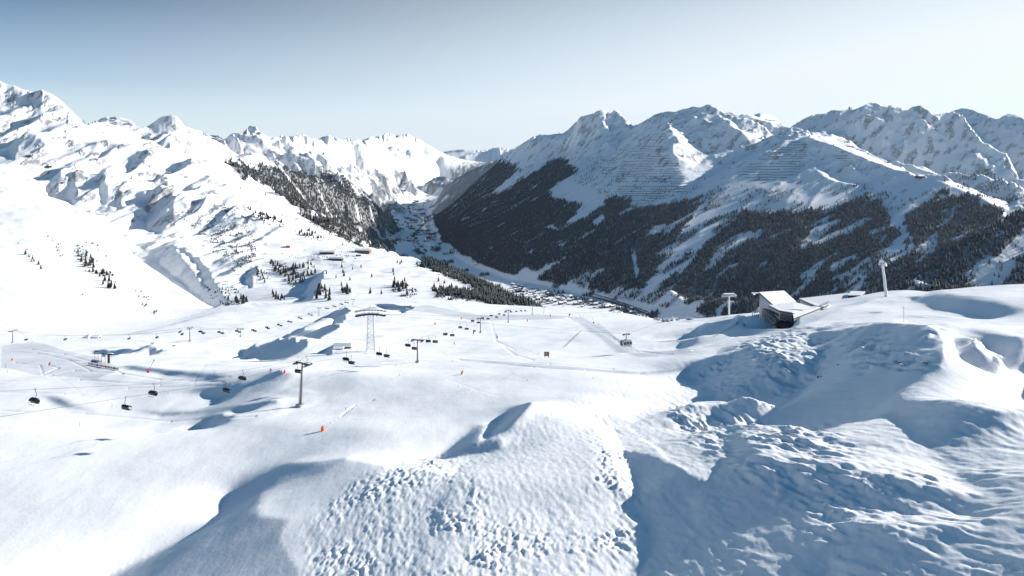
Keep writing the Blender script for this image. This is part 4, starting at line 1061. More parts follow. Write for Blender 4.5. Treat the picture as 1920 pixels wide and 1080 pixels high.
    # rope bay: rimed frame at the left gable
    m = MB(); a, b = L(1412,552,372), L(1440,549,380)
    for k in range(6):
        p = a.lerp(b, k/5); m.tube([p, p+Vector((.3,1,-5.0-k*.3))], .16, 5); m.tube([p, a.lerp(b, min(k+1,5)/5)-Vector((0,0,2.4))], .12, 4)
    for z in (0, -1.3, -2.6): m.tube([a+Vector((0,0,z)), b+Vector((0,0,z))], .17, 5)
    m.box(a.lerp(b, .4)+Vector((0,.5,.25)), (7.5, 2.2, .3), mi=1); m.build('rope_bay', [STEEL, WSNOW], t)
    # roof details
    v = MB().tube([L(1470,547,400), L(1470,543,400)], .12, 5); v.build('antenna', STEEL, t)
    for px, py, y in ((1486,570,366),(1500,582,338),(1478,561,384)):
        MB().box(L(px,py,y), (.7,.7,1.2)).box(L(px,py,y)+Vector((0,0,.7)), (.85,.85,.2), mi=1).build('chimney', [DARK, WSNOW], t)
station()

def head_tower():
    b = at(1367, 591, ymax=520); h = (591-551)/F_PX*b.y
    t = thing('ropeway_tower', 'white snow-caked ropeway support with broad trussed head left of the station', 'lift tower', b, .15)
    MB().tube([(0,0,-2),(0,0,h*.6),(0,0,h-1.5)], [.65,.6,.5], 12).build('shaft', RIME, t, True)
    m = MB()
    for yy in (-.8, .8):
        m.tube([(-5.4,yy,h-1.6),(-4.2,yy,h),(4.2,yy,h),(5.4,yy,h-1.6)], .2, 6); m.tube([(-5.4,yy,h-1.6),(5.4,yy,h-1.6)], .16, 6)
        for k in range(6): x = -4.2+1.68*k-.84; m.tube([(x,yy,h-1.6),(x+.84,yy,h),(x+1.68,yy,h-1.6)], .11, 5)
    m.build('truss_head', RIME, t)
    for x in (-4.6, 4.6): MB().box((x,0,h-2.2), (.8,3.4,.7)).build('sheave_assembly', STEEL, t)
    MB().box((0,0,h+.3), (7.6,1.9,.3)).build('snow_cap', WSNOW, t)
    return b+Vector((-4.6,0,h-1.7)), b+Vector((4.6,0,h-1.7))
HA, HB = head_tower()
rope('ropeway_cable', [PB+Vector((5.6,0,PH+.2)), GP+Vector((-1.2,-.5,.45)), GP+Vector((1.2,.5,.45)), HA], 'thin ropeway cable carrying the gondola between pylon and support', r=.035, sag=.004, group='ropeway cables')
rope('ropeway_cable', [PB+Vector((3.2,0,PH+.2)), HB], 'empty ropeway cable running behind the gondola', r=.035, sag=.02, group='ropeway cables')

def floodlight():
    py = 550
    b = at(1662, 556); h = (py-479)/F_PX*b.y
    t = thing('rimed_mast', 'leaning rime-white mast with a cluster of lamps on the hill crest', 'mast', b, 0, tilt=(math.radians(2), math.radians(-8)))
    r = random.Random(3); pts = [(0,0,-2)]+[(r.uniform(-.07,.07), r.uniform(-.07,.07), h*k/12) for k in range(11)]
    MB().tube(pts, [.8]+[.78-.03*k+r.uniform(-.06,.06) for k in range(11)], 10).build('shaft', RIME, t, True)
    m = MB()
    for k in range(26):
        a = r.uniform(0, 6.28); z = h*.80+r.uniform(0, h*.17); rr = r.uniform(.4, 1.9)*(1-.5*abs((z/h-.88)/.1)) ; s = r.uniform(.6, 1.3)
        m.box((math.cos(a)*rr, math.sin(a)*rr*.6, z), (s, s, s*1.15), rz=a, M=Matrix.Rotation(a, 3, 'Z')@Matrix.Rotation(r.uniform(-.6,.6), 3, 'X'), taper=.7)
    m.tube([(0,0,h*.8),(0,0,h*.95),(-.1,0,h*1.06)], [.5,.35,.1], 8); m.build('rime_cluster', RIME, t)
    for k, (x, z) in enumerate(((-1.25,.84),(1.2,.86),(-1.0,.92),(.95,.93))):
        MB().box((x,-.3,h*z), (.7,.45,.55), M=Matrix.Rotation(.5, 3, 'X')).build('lamp', STEEL, t)
floodlight()
def post(px, py, top, name, label, cat, mat, r=.16, ball=False, lean=(0,0), rmin=.0):
    b = at(px, py); h = (py-top)/F_PX*b.y
    t = thing(name, label, cat, b, 0, tilt=lean)
    MB().tube([(0,0,-.6),(0,0,h*.5),(0,0,h)], [max(r, rmin)]*2+[max(r, rmin)*.8], 8).build('pole', mat, t, True)
    if ball: MB().tube([(0,0,h-.25),(0,0,h-.05),(0,0,h+.25),(0,0,h+.42)], [r*1.3,r*2.1,r*2.1,r*.8], 10).build('cap', mat, t, True)
    return t, b, h
post(1695, 604, 578, 'frosted_post', 'single white frosted post on the sunlit hilltop', 'post', RIME, .2, True)

# ---------------------------------------------------------------- race start, boards, huts
def board():
    b = at(1025, 671); t = thing('sign_board', 'square brown piste board standing on two legs', 'sign', b, math.radians(-4)); k = b.y/F_PX
    MB().box((0,0,7.3*k), (9.6*k,.15,8.2*k)).box((0,-.09,7.3*k), (8.2*k,.03,6.8*k), mi=1).build('panel', [WOODD, simple('board_face', (.30,.17,.12), .8, var=.35, scale=2.)], t)
    for sx in (-1, 1): MB().box((sx*3.3*k,.1,.5*k), (.22,.22,7.5*k)).build('leg', simple('rust_leg', (.30,.10,.05), .8) if sx < 0 else WOOD, t)
board()
def hanging_sign(px, py, label):
    b = at(px, py+14); k = b.y/F_PX; t = thing('hanging_sign', label, 'sign', b+Vector((0,0,0)), math.radians(-20), 'boards above the race start')
    MB().box((0,0,13*k), (9.5*k,.2,3.4*k)).box((0,-.12,13.4*k), (8.6*k,.04,1.6*k), mi=1).box((0,0,16.8*k), (10*k,.2,1.6*k), mi=2).build('panel', [WOODD, BANNER, DARK], t)
    for sx in (-1, 1): MB().tube([(sx*4.4*k,0,-.5),(sx*4.4*k,0,17*k)], .10, 6).build('post', STEEL, t)
hanging_sign(181, 661, 'left one of two dark banner boards above the race start shed')
hanging_sign(194, 666, 'right one of two dark banner boards above the race start shed')
def gantry():
    b = at(204, 681); k = b.y/F_PX; t = thing('start_gantry', 'black post with a short crossbar at the race start', 'gantry', b, math.radians(-15))
    MB().box((0,0,8*k), (3.4*k,.7,20*k)).build('post', BLACK, t)
    MB().box((4*k,0,17*k), (11*k,.6,3*k)).box((4*k,0,18.8*k), (11*k,.7,.5*k), mi=1).build('crossbar', [BLACK, WSNOW], t)
gantry()
def shed():
    b = at(181, 679); k = b.y/F_PX; t = thing('start_shed', 'low arched grey shed under snow at the race start', 'shed', b, math.radians(-22))
    n = 9; L_ = 10*k; R_ = 4.2*k; vs = []
    for x in (-L_, L_):
        for i in range(n): a = math.pi*i/(n-1); vs.append((x, R_*math.cos(a), R_*math.sin(a)*1.1))
    MB().add(vs, [(i, i+1, n+i+1, n+i) for i in range(n-1)]+[tuple(range(n-1,-1,-1)), tuple(range(n, 2*n))]).build('shell', METALP, t)
    vs2 = [(x*1.02, y*.75, z*1.06+.08) for x, y, z in vs if z > R_*.6]; m_ = len(vs2)//2
    MB().add(vs2, [(i, i+1, m_+i+1, m_+i) for i in range(m_-1)]).build('roof_snow', WSNOW, t)
    MB().box((L_+.05,0,R_*.42), (.12,R_*1.1,R_*.85)).build('door', DARK, t)
    for x in (-.5, .1): MB().box((x*L_,-R_*.93,R_*.55), (L_*.3,.15,R_*.4)).build('window', GLASS, t)
shed()
def banner_fence():
    p = [at(166+56*k/7, 684+10.5*k/7) for k in range(8)]; t = thing('banner_fence', 'red and white banner fence below the race start shed', 'fence', p[0]); k_ = p[0].y/F_PX; hh = 4.2*k_
    m = MB()
    for i in range(7):
        a, c = p[i]-p[0], p[i+1]-p[0]
        for j in range(4):
            a1, c1 = a.lerp(c, j/4), a.lerp(c, (j+.94)/4); up = Vector((0,0,hh)); q = Vector((0,.06,0))
            m.add([a1+Vector((0,0,.15)), c1+Vector((0,0,.15)), c1+up, a1+up, a1+q+Vector((0,0,.15)), c1+q+Vector((0,0,.15)), c1+up+q, a1+up+q], [(0,1,2,3),(7,6,5,4),(3,2,6,7),(0,3,7,4),(1,5,6,2)], mi=(i+j) % 2)
    m.build('banner', [simple('banner_red', (.50,.16,.13), .8), BANNER], t)
    for q in p: MB().tube([q-p[0]-Vector((0,0,.4)), q-p[0]+Vector((0,0,hh+.2))], .06, 5).build('post', DARK, t)
banner_fence()
def hut(px, py, wpx, hpx, label, wall, rz=0., name='mountain_hut', cat='hut', depth=.8, roofk=.35, dist=None, win=3, group=None):
    b = at(px, py) if dist is None else W(px, py, dist); k = b.y/F_PX; w = wpx*k; h = hpx*k*(1-roofk); d = w*depth; rh = hpx*k*roofk
    t = thing(name, label, cat, b, rz, group)
    MB().box((0,0,h/2-.8), (w,d,h+1.6)).add([(-w/2,-d/2,h),(-w/2,d/2,h),(-w/2,0,h+rh),(w/2,-d/2,h),(w/2,d/2,h),(w/2,0,h+rh)], [(0,2,1),(3,4,5)]).build('wall', wall, t)
    e = .6; s = .5; r = MB()
    for sy in (-1, 1):
        A = [(-w/2-e, sy*(d/2+e), h-rh*e/(d/2)), (w/2+e, sy*(d/2+e), h-rh*e/(d/2)), (w/2+e, 0, h+rh), (-w/2-e, 0, h+rh)]
        B = [(x, y, z+s) for x, y, z in A]; f = [(0,1,2,3),(7,6,5,4),(0,4,5,1),(1,5,6,2),(3,7,4,0)]
        r.add(A+B, f if sy > 0 else [tuple(reversed(q)) for q in f])
    r.build('roof', WSNOW, t)
    for i in range(win): MB().box((-w/2+w*(i+.7)/(win+.4), -d/2-.03, h*.5), (w/(win*2.2), .12, h*.36)).build('window', GLASS, t)
    MB().box((w*.36,-d/2-.04,h*.3), (w*.09,.14,h*.6)).build('door', WOODD, t)
    return t
hut(540,464,7,5,'small red-walled hut alone on the upper sunny bench', RED, .2)
hut(613,476,26,6,'long dark low hut, upper left of the hut group on the bench', WOODD, -.05, depth=.35, win=5)
hut(630,488,26,6,'long dark shed below the other huts on the bench', WOODD, -.1, depth=.35, win=5)
hut(681,474,28,8,'wide snow-roofed restaurant at the edge of the bench', WOOD, -.08, name='mountain_restaurant', cat='building', depth=.5, win=6)
hut(672,480,9,4,'tiny dark hut just below the wide restaurant', WOODD, .1, win=2)
hut(643,652,30,7,'half-buried long shed with a thick snow roof left of the pylon', WOODD, -.06, depth=.3, win=6, name='buried_shed', cat='shed')
hut(635,655,15,3.5,'low dark kiosk in front of the half-buried long shed', DARK, .05, depth=.4, win=2, name='kiosk', cat='kiosk')
hut(179,634,14,3.6,'flat dark hut at the left edge of the snow field', WOODD, .0, depth=.6, win=2)
hut(1725,333,14,5,'tiny dark hut on the sunlit rib of the shady mountains', WOODD, .3, win=2)
def ramp():
    b = at(160, 634); k = b.y/F_PX; t = MB().add([(-9*k,0,-.3),(6*k,0,-.3),(6*k,9*k,-.3),(-9*k,9*k,-.3),(6*k,1,8*k),(6*k,9*k,8*k)], [(0,1,4),(3,5,2),(0,4,5,3),(1,2,5,4)]).build('jump_ramp', WSNOW); t.location = b
    tag(t, 'white wedge-shaped snow ramp beside the flat dark hut', 'ramp')
ramp()

# ---------------------------------------------------------------- piste gear
def snow_gun(px, py, hpx, lean, mat, label, fan=False):
    b = at(px, py); k = b.y/F_PX; t = thing('snow_gun', label, 'snow gun', b, 0, 'snow guns beside the pistes'); h = hpx*k
    MB().box((0,0,.5), (.9,.7,1.3)).build('base', mat, t)
    if fan:
        MB().tube([(-.2,0,1.9),(.2,-.2,2.0),(1.5,-.9,2.4)], [.55,.75,.6], 12).build('fan', mat, t, True); MB().box((0,0,1.2),(.25,.25,1.4)).build('stand', DARK, t)
    else:
        MB().tube([(0,0,.6),(lean*h,0,h)], .09, 6).build('lance', STEEL, t); MB().box((lean*h,0,h), (.5,.3,.3)).build('nozzle', DARK, t)
snow_gun(278,699,24,.45,RED,'red based snow lance leaning right beside the long groove of shade')
snow_gun(1113,606,9,-.2,RED,'small red snow lance beside the tracked road')
snow_gun(888,626,6,.2,BLUE,'blue fan snow gun left of the third tower',True)
snow_gun(932,634,6,-.2,RED,'small red snow gun throwing a long thin shadow in mid piste')
snow_gun(1067,593,7,.1,RED,'small red and white snow gun at the edge of the plateau',True)
def mat_marker(px, py, wpx, hpx, label, lean=0., mat=ORANGE, name='safety_mat', cat='safety mat'):
    if wpx < 10: wpx *= .75; hpx *= .8
    b = at(px, py); k = b.y/F_PX; t = thing(name, label, cat, b, .1, 'orange safety mats on the pistes'); w, h = wpx*k, hpx*k
    MB().tube([(0,0,-.4),(lean*h*.5,0,h*.5),(lean*h,0,h)], [w*.42,w*.5,w*.40], 9).build('padding', mat, t)
    MB().tube([(0,0,0),(lean*h*1.35,0,h*1.35)], .06, 5).build('pole', STEEL, t)
mat_marker(605,808,9,10.5,'big bright orange safety mat near the dune crest')
mat_marker(865,702,5,8,'slim orange safety mat leaning right in mid piste',.4)
mat_marker(534,699,5,6,'red orange safety mat left of the first tower')
mat_marker(528,698,3,4,'tiny orange mat just left of the red orange one')
mat_marker(865,599,3,5,'tiny orange mat high on the middle piste')
mat_marker(989,603,3,5,'tiny orange mat at the end of the tracked road')
mat_marker(1032,594,3,5,'tiny red orange mat near the plateau edge')
mat_marker(816,609,4,5,'tiny red mat behind the second tower')
mat_marker(23,676,4,5,'orange race gate panel at the far left of the piste',.1)
mat_marker(94,683,4,5,'orange race gate panel in the curved piste',.1)
for i, (px, py, hp, lb) in enumerate([(149,800,9,'thin stake on the dune crest line at the left'),(210,763,7,'thin dark stake left of the hanging chairs'),(10,690,8,'thin stake beside the curved race piste'),(14,698,5,'short stake below the curved race piste'),(100,706,4,'short stake under the orange race gate panel'),(315,738,4,'short stake right of the two middle chairs'),(607,706,3,'short stake right of the first tower'),(742,686,4,'short stake under the second tower'),(848,678,4,'short stake right of the second tower'),(859,726,3,'short dark stake below the slim orange mat'),(989,714,3,'short dark stake below the brown board'),(1112,710,3,'short dark stake in the blank slope below the gondola'),(402,704,8,'thin frosted stake above the groove of shade'),(1009,664,4,'thin stake left of the brown board'),(648,768,5,'thin stake right of the foot of the first tower'),(749,704,3,'tiny stake between first and second tower')]):
    post(px, py, py-hp, 'piste_stake', lb, 'stake', DARK if i % 3 else WOOD, .05, rmin=.05)
def rope_fence(pts, label, hpx=2.2, n=14, thick=False, mat=None):
    P = []
    for i in range(n):
        t = i/(n-1)*(len(pts)-1); a = int(min(t, len(pts)-2)); f = t-a
        P.append(at(pts[a][0]+(pts[a+1][0]-pts[a][0])*f, pts[a][1]+(pts[a+1][1]-pts[a][1])*f))
    o = P[0]; k = o.y/F_PX; h = hpx*k; t = thing('rope_fence', label, 'fence', o, 0, 'rope fences along the pistes')
    m = MB(); c = MB()
    for p in P: MB().tube([p-o-Vector((0,0,.3)), p-o+Vector((0,0,h))], .05, 4).build('post', DARK, t)
    for a, b in zip(P[:-1], P[1:]):
        for z in ((.4, .7, .95) if thick else (.8,)): c.tube([a-o+Vector((0,0,h*z)), b-o+Vector((0,0,h*z))], .03 if thick else .012, 4)
    c.build('net', mat or DARK, t)
rope_fence([(1059,651),(1075,636),(1089,622)], 'short dark net fence running up the slope right of the brown board', thick=True)
rope_fence([(612,800),(640,780),(655,770),(690,752)], 'faint rope fence behind the big orange mat', 2, 12, mat=RIME)
rope_fence([(960,645),(985,655),(1012,668)], 'thin rope fence ending at the brown board', 1.2, 10)
rope_fence([(1385,606),(1365,618),(1340,632)], 'short dark net fence casting a bar of shade left of the station', 3., 9, thick=True)

def ribbon(name, pts, w, mat, kind='structure', lift=1.2, n=30):
    P = []
    for i in range(n):
        t = i/(n-1)*(len(pts)-1); a = int(min(t, len(pts)-2)); f = t-a
        P.append(at(pts[a][0]+(pts[a+1][0]-pts[a][0])*f, pts[a][1]+(pts[a+1][1]-pts[a][1])*f, ymin=2600))
    vs = []; fs = []
    for i, p in enumerate(P):
        d = P[min(i+1, n-1)]-P[max(i-1, 0)]; d = Vector((d.y, -d.x, 0)).normalized()*w/2
        for s in (-1, 1): q = p+d*s; vs.append((q.x, q.y, p.z+lift))
    for i in range(n-1): fs.append((2*i, 2*i+1, 2*i+3, 2*i+2))
    me = bpy.data.meshes.new(name); me.from_pydata(vs, [], fs); me.materials.append(mat); o = bpy.data.objects.new(name, me); COL.objects.link(o); o['kind'] = kind
    if me.polygons[0].normal.z < 0: me.flip_normals()
ribbon('road', [(1098,552),(1125,560),(1160,571),(1200,582),(1235,594)], 34, ASPH)
ribbon('road', [(1102,548),(1140,558),(1180,572),(1215,584)], 22, ASPH, lift=1.6)
ribbon('river', [(812,470),(800,450),(806,437),(792,425),(798,412),(785,402),(772,395)], 46, simple('dark_river', (.05,.07,.09), .25))
ribbon('road', [(800,472),(782,455),(775,440),(790,425),(800,415),(770,402),(765,388),(778,378)], 24, ASPH, lift=1.8)

# ---------------------------------------------------------------- village
house0 = None
def house(p, s, rz, label, group):
    global house0
    if house0 is None:
        m = MB(); w, d, h, rh = 15, 12, 7, 3.2
        m.box((0,0,h/2-1), (w,d,h+2)).add([(-w/2,-d/2,h),(-w/2,d/2,h),(-w/2,0,h+rh),(w/2,-d/2,h),(w/2,d/2,h),(w/2,0,h+rh)], [(0,2,1),(3,4,5)])
        for r_ in range(2):
            for k in range(4): m.box((-w/2+w*(k+.5)/4,-d/2-.06,1.7+2.9*r_), (1.6,.14,1.5), mi=2)
        for sy in (-1, 1):
            e = 1.0; A = [(-w/2-e, sy*(d/2+e), h-rh*e/(d/2)), (w/2+e, sy*(d/2+e), h-rh*e/(d/2)), (w/2+e, 0, h+rh), (-w/2-e, 0, h+rh)]; B = [(x, y, z+.5) for x, y, z in A]; f = [(0,1,2,3),(7,6,5,4),(0,4,5,1),(1,5,6,2),(3,7,4,0)]
            m.add(A+B, f if sy > 0 else [tuple(reversed(q)) for q in f], mi=1)
        house0 = m.build('village_house', [WOODD, WSNOW, GLASS]); tag(house0, label, 'house', group); house0.location = p; house0.rotation_euler = (0,0,rz); house0.scale = (s,s,s); return
    c = house0.copy(); COL.objects.link(c); c.location = p; c.rotation_euler = (0,0,rz); c.scale = (s,s,s*RNG.uniform(.8,1.3)); c['label'] = label; c['group'] = group
def scatter_px(poly, n, r, mind=0.):
    xs = [p[0] for p in poly]; ys = [p[1] for p in poly]; out = []
    for _ in range(n*200):
        if len(out) >= n: break
        x, y = r.uniform(min(xs), max(xs)), r.uniform(min(ys), max(ys))
        if inpoly(np.array([x]), np.array([y]), poly)[0] and all((x-a)**2+((y-b)*2)**2 > mind**2 for a, b in out): out.append((x, y))
    return out
r_ = random.Random(5)
for poly, n, lb in [([(965,545),(1000,545),(1060,555),(1120,568),(1190,580),(1200,590),(1120,578),(1040,572),(990,565)], 95, 'snow-roofed house in the shaded village just beyond the plateau edge'),
                    ([(960,530),(1010,545),(1000,552),(965,545)], 14, 'snow-roofed house at the left end of the shaded village'),
                    ([(760,372),(810,372),(818,400),(800,415),(760,400)], 36, 'tiny snow-roofed house on the distant valley floor'),
                    ([(730,440),(780,442),(800,462),(790,478),(745,462)], 34, 'tiny snow-roofed house on the valley floor behind the bench')]:
    i = 0
    for x, y in sorted(scatter_px(poly, n, r_, 2.2)):
        p = at(x, y, ymin=2600)
        if p.z < -780: house(p, r_.uniform(.8, 1.5), r_.choice([.3, .5, 1.9, 2.1, .1]), f'{lb}, {ORD[min(i, 97)]} from the left', lb.replace('snow-roofed house', 'houses').replace('tiny ', '')); i += 1

# ---------------------------------------------------------------- avalanche barriers
def barriers(poly, y0, y1, step, label, group, hgt=3.8, skip=.18):
    r = random.Random(len(label)); y = y0; row = -1
    while y < y1:
        row += 1; piece = [0]
        xs = np.arange(min(p[0] for p in poly), max(p[0] for p in poly), 2.2)
        ins = inpoly(xs, np.full(xs.shape, y), poly); run = []
        def flush(run):
            if len(run) < 4: return
            P = [at(x, y+.5*math.sin(x*.06+y)+.25*math.sin(x*.3)) for x in run]
            ref = P[0]; m = MB(); vs = []; fs = []
            P = [p for p in P if abs(p.y-P[0].y) < 900]
            if len(P) < 3: return
            for a, b in zip(P[:-1], P[1:]):
                if (b-a).length > 120: continue
                u = Vector((0,0,hgt)); q = Vector((.3,1.2,0))
                v = [a-ref-Vector((0,0,1)), b-ref-Vector((0,0,1)), b-ref+u, a-ref+u]
                m.add(v+[w+q for w in v], [(0,1,2,3),(7,6,5,4),(3,2,6,7),(0,3,7,4),(1,5,6,2)])
            if not m.v: return
            o = m.build('avalanche_barrier', BARR); o.location = ref; tag(o, f'{label}, {ORD[piece[0]]} piece of the {ORD[row]} row down', 'avalanche barrier', group); piece[0] += 1
        for x, ok in zip(xs, ins):
            if ok and r.random() > .035: run.append(x)
            else:
                if r.random() > skip: flush(run)
                run = []
        flush(run); y += step*r.uniform(.85, 1.15)
BARR = simple('barrier_steel', (.05,.055,.06), .8)
barriers([(1249,236),(1253,262),(1260,300),(1285,330),(1288,360),(1250,372),(1200,385),(1160,365),(1150,345),(1165,300),(1200,262)], 237, 385, 4.6, 'dark avalanche barrier on the pyramid-shaped slope', 'avalanche barrier rows on the pyramid slope', hgt=3.6)
barriers([(1188,262),(1150,320),(1135,330),(1120,322),(1160,280)], 266, 330, 5., 'dark avalanche barrier left of the pyramid slope', 'avalanche barrier rows left of the pyramid slope')
barriers([(1485,262),(1515,268),(1512,300),(1498,328),(1425,345),(1378,326),(1400,310),(1440,285)], 263, 345, 4.6, 'dark avalanche barrier on the domed slope', 'avalanche barrier rows on the domed slope', skip=.1)
barriers([(1560,290),(1590,292),(1612,310),(1575,312)], 292, 312, 4.2, 'short avalanche barrier between the sunlit streaks', 'avalanche barrier rows between the sunlit streaks', skip=0)

# ---------------------------------------------------------------- trees
def crown_mesh(name, r, mats, tiers=6, n=9):
    m = MB(); m.tube([(0,0,-.6),(0,0,2.2)], [.18,.12], 6, mi=1)
    H = 10.
    for k in range(tiers):
        z0 = .9+(H-1.4)*k/tiers; z1 = min(H, z0+(H-1.)/tiers*1.75); R = 2.1*(1-(k/tiers)**1.15)+.35; vs = []
        for i in range(n*2):
            a = math.pi*i/n+k*.37; rr = R*(1 if i % 2 else .55)*r.uniform(.75, 1.15); vs.append((math.cos(a)*rr, math.sin(a)*rr, z0-(.35 if i % 2 else -.15)+r.uniform(-.15,.15)))
        vs.append((r.uniform(-.1,.1), r.uniform(-.1,.1), z1)); N = n*2
        m.add(vs, [(i, (i+1) % N, N) for i in range(N)]); vs2 = [(x*.3, y*.3, z+.3) for x, y, z in vs[:N]]
        m.add(vs[:N]+vs2, [((i+1) % N, i, N+i, N+(i+1) % N) for i in range(N)])
    me = bpy.data.meshes.new(name); me.from_pydata(m.v, [], m.f); me.update()
    for q in mats: me.materials.append(q)
    for p, mi in zip(me.polygons, m.m): p.material_index = mi
    return me
rt = random.Random(11); SPR = [crown_mesh('spruce', rt, [NEEDLE, BARK]) for _ in range(4)]
taken = []
def spruce(px, py, hm, label, group):
    b = at(px, py, ymin=1190)
    o = bpy.data.objects.new('spruce_tree', rt.choice(SPR)); COL.objects.link(o); o.location = b; s = hm/10.; w = rt.uniform(.85, 1.25)
    o.scale = (s*w, s*w, s); o.rotation_euler = (rt.uniform(-.03,.03), rt.uniform(-.03,.03), rt.uniform(0, 6.28)); tag(o, label, 'tree', group)
CL = [
 ([(505,487),(530,497),(560,500),(585,490),(592,512),(575,526),(545,537),(528,520),(508,508)], 46, 11, 'in the big clump of the middle bench'),
 ([(478,498),(500,515),(500,535),(482,520)], 12, 9, 'just left of the big clump'),
 ([(588,546),(605,540),(625,558),(620,564),(590,563)], 15, 11, 'in the small clump left of the pylon head'),
 ([(638,541),(655,541),(660,553),(642,552)], 10, 10, 'in the round clump above the pylon'),
 ([(735,536),(755,533),(775,549),(765,557),(738,553)], 17, 11, 'in the clump right of the pylon head'),
 ([(462,390),(500,402),(531,414),(529,428),(505,423),(480,408)], 28, 12, 'in the slanting belt on the upper sunny slope'),
 ([(552,436),(575,431),(610,445),(605,449),(570,445)], 18, 12, 'in the short belt below the slope edge'),
 ([(585,407),(620,427),(662,447),(655,452),(610,435),(578,414)], 30, 12, 'along the slope edge above the dark valley'),
 ([(140,462),(150,468),(175,488),(200,513),(218,545),(205,546),(185,527),(165,507),(145,482)], 34, 10, 'in the long patch on the smooth white slope'),
 ([(38,462),(50,475),(82,504),(74,506),(45,478)], 9, 7, 'in the thin line at the left picture edge'),
 ([(420,563),(440,551),(467,569),(450,573)], 14, 9, 'in the patch at the gully mouth'),
 ([(500,545),(512,552),(536,563),(520,566)], 12, 9, 'in the slanting patch right of the gully mouth'),
 ([(438,440),(448,440),(450,480),(440,480)], 12, 8, 'on the speckled cliff left of the bench'),
]
for poly, n, hm, lb in CL:
    for i, (x, y) in enumerate(sorted(scatter_px(poly, n, rt, 1.6))): spruce(x, y, 1.3*hm*rt.uniform(.65, 1.25), f'dark spruce {lb}, {ORD[i]} from the left', 'dark spruces '+lb)
for i, (x, y) in enumerate(sorted([(467,457),(472,472),(642,460),(612,514),(661,506),(641,502),(643,512),(645,518),(656,526),(697,520),(737,510),(738,516),(740,525),(745,494),(750,496),(753,493),(759,528),(822,528),(833,532),(847,540),(715,552),(694,551),(630,522),(640,535),(677,502)])):
    spruce(x, y, rt.uniform(9, 14), f'dark spruce standing alone in open snow on the bench, {ORD[i]} from the left', 'lone spruces on the open bench')

def wood(name, sel_fn, per, hr, label, mat, seed, tiers=2, sides=5, wide=.24):
    """a wood as one mesh of many small conifers, scattered over the land where the wood mask says so"""
    rs = np.random.RandomState(seed)
    Y = T['Y'][:-1,:-1]; dU = np.diff(FU)[None]; dV = np.diff(FV)[:,None]
    area = Y*Y*dU*dV
    dens = T['forest'][:-1,:-1]*sel_fn(T['px'][:-1,:-1], T['py'][:-1,:-1], T['X'][:-1,:-1], Y, T['Z'][:-1,:-1])*T['vis'][:-1,:-1]
    lam = area*dens/per; k = rs.poisson(lam)
    ii, jj = np.nonzero(k); rep = k[ii,jj]; ii = np.repeat(ii, rep); jj = np.repeat(jj, rep); n = len(ii)
    if n == 0: return
    fu, fv = rs.rand(n), rs.rand(n); Z = T['Z']
    z = (Z[ii,jj]*(1-fu)+Z[ii,jj+1]*fu)*(1-fv)+(Z[ii+1,jj]*(1-fu)+Z[ii+1,jj+1]*fu)*fv
    y = np.exp(FV[ii]+(FV[ii+1]-FV[ii])*fv); x = (FU[jj]+(FU[jj+1]-FU[jj])*fu)*y
    h = rs.uniform(hr[0], hr[1], n)*np.clip(.75+.5*T['forest'][ii,jj], .6, 1.1); wd = h*wide*rs.uniform(.75, 1.25, n); ph = rs.rand(n)*6.28
    V = []; Fc = []; nvp = tiers*(sides+1)
    for t in range(tiers):
        z0 = .04+.42*t/max(1, tiers-1) if tiers > 1 else .04; z1 = 1. if t == tiers-1 else .72; R = 1-.42*t
        for s in range(sides):
            a = ph+2*math.pi*s/sides+t*.6; rr = wd*R*rs.uniform(.7, 1.25, n)
            V.append(np.stack([x+np.cos(a)*rr, y+np.sin(a)*rr, z+h*z0+rs.uniform(-.05,.05,n)*h], 1))
        V.append(np.stack([x, y, z+h*z1], 1))
        for s in range(sides): Fc.append((t*(sides+1)+s, t*(sides+1)+(s+1) % sides, t*(sides+1)+sides))
    V = np.stack(V, 1).reshape(-1, 3).astype(np.float32)
    F = (np.array(Fc)[None]+np.arange(n)[:,None,None]*nvp).reshape(-1, 3).astype(np.int32)
    me = bpy.data.meshes.new(name); me.vertices.add(len(V)); me.vertices.foreach_set('co', V.ravel())
    me.loops.add(F.size); me.loops.foreach_set('vertex_index', F.ravel()); me.polygons.add(len(F)); me.polygons.foreach_set('loop_start', np.arange(0, F.size, 3, dtype=np.int32))
    me.update(calc_edges=True); me.materials.append(mat); o = bpy.data.objects.new(name, me); COL.objects.link(o)
    print(name, n, 'trees'); return tag(o, label, 'forest', kind='stuff')
wood('bench_forest', lambda px, py, X, Y, Z: (Y < 2700)*((X/Y < -.02)|(Y < 1900)), 60, (9, 15), 'dense spruce wood at the lower right edge of the sunny bench', NEEDLE, 1, 3, 6, .2)
wood('valley_side_forest', lambda px, py, X, Y, Z: (Y >= 2700)*(px < 765)*(Z > -790)*(Y < 9500), 170, (16, 26), 'grey-brown forest on the sunny side of the far valley', NEEDLE, 2, 2, 4)
wood('shady_forest', lambda px, py, X, Y, Z: (Y >= 1900)*(px >= 790)*(Z > -800)*(Y < 9500)*(1+.0*X), 150, (15, 24), 'dark forest covering the shady mountain side', NEEDLE_F, 3, 2, 5)
wood('valley_wood', lambda px, py, X, Y, Z: (Y >= 2700)*(Z <= -790)*(Y < 14000), 200, (14, 22), 'dark copses on the snowy valley floor', NEEDLE_F, 4, 2, 5)

_f = T['forest']; T['forest'] = T['scrub']
wood('scrub', lambda px, py, X, Y, Z: 1.+0*Y, 42, (1.5, 5.), 'low dark brush and stunted pines on the sunny slopes', NEEDLE, 6, 1, 5, .38)
T['forest'] = _f

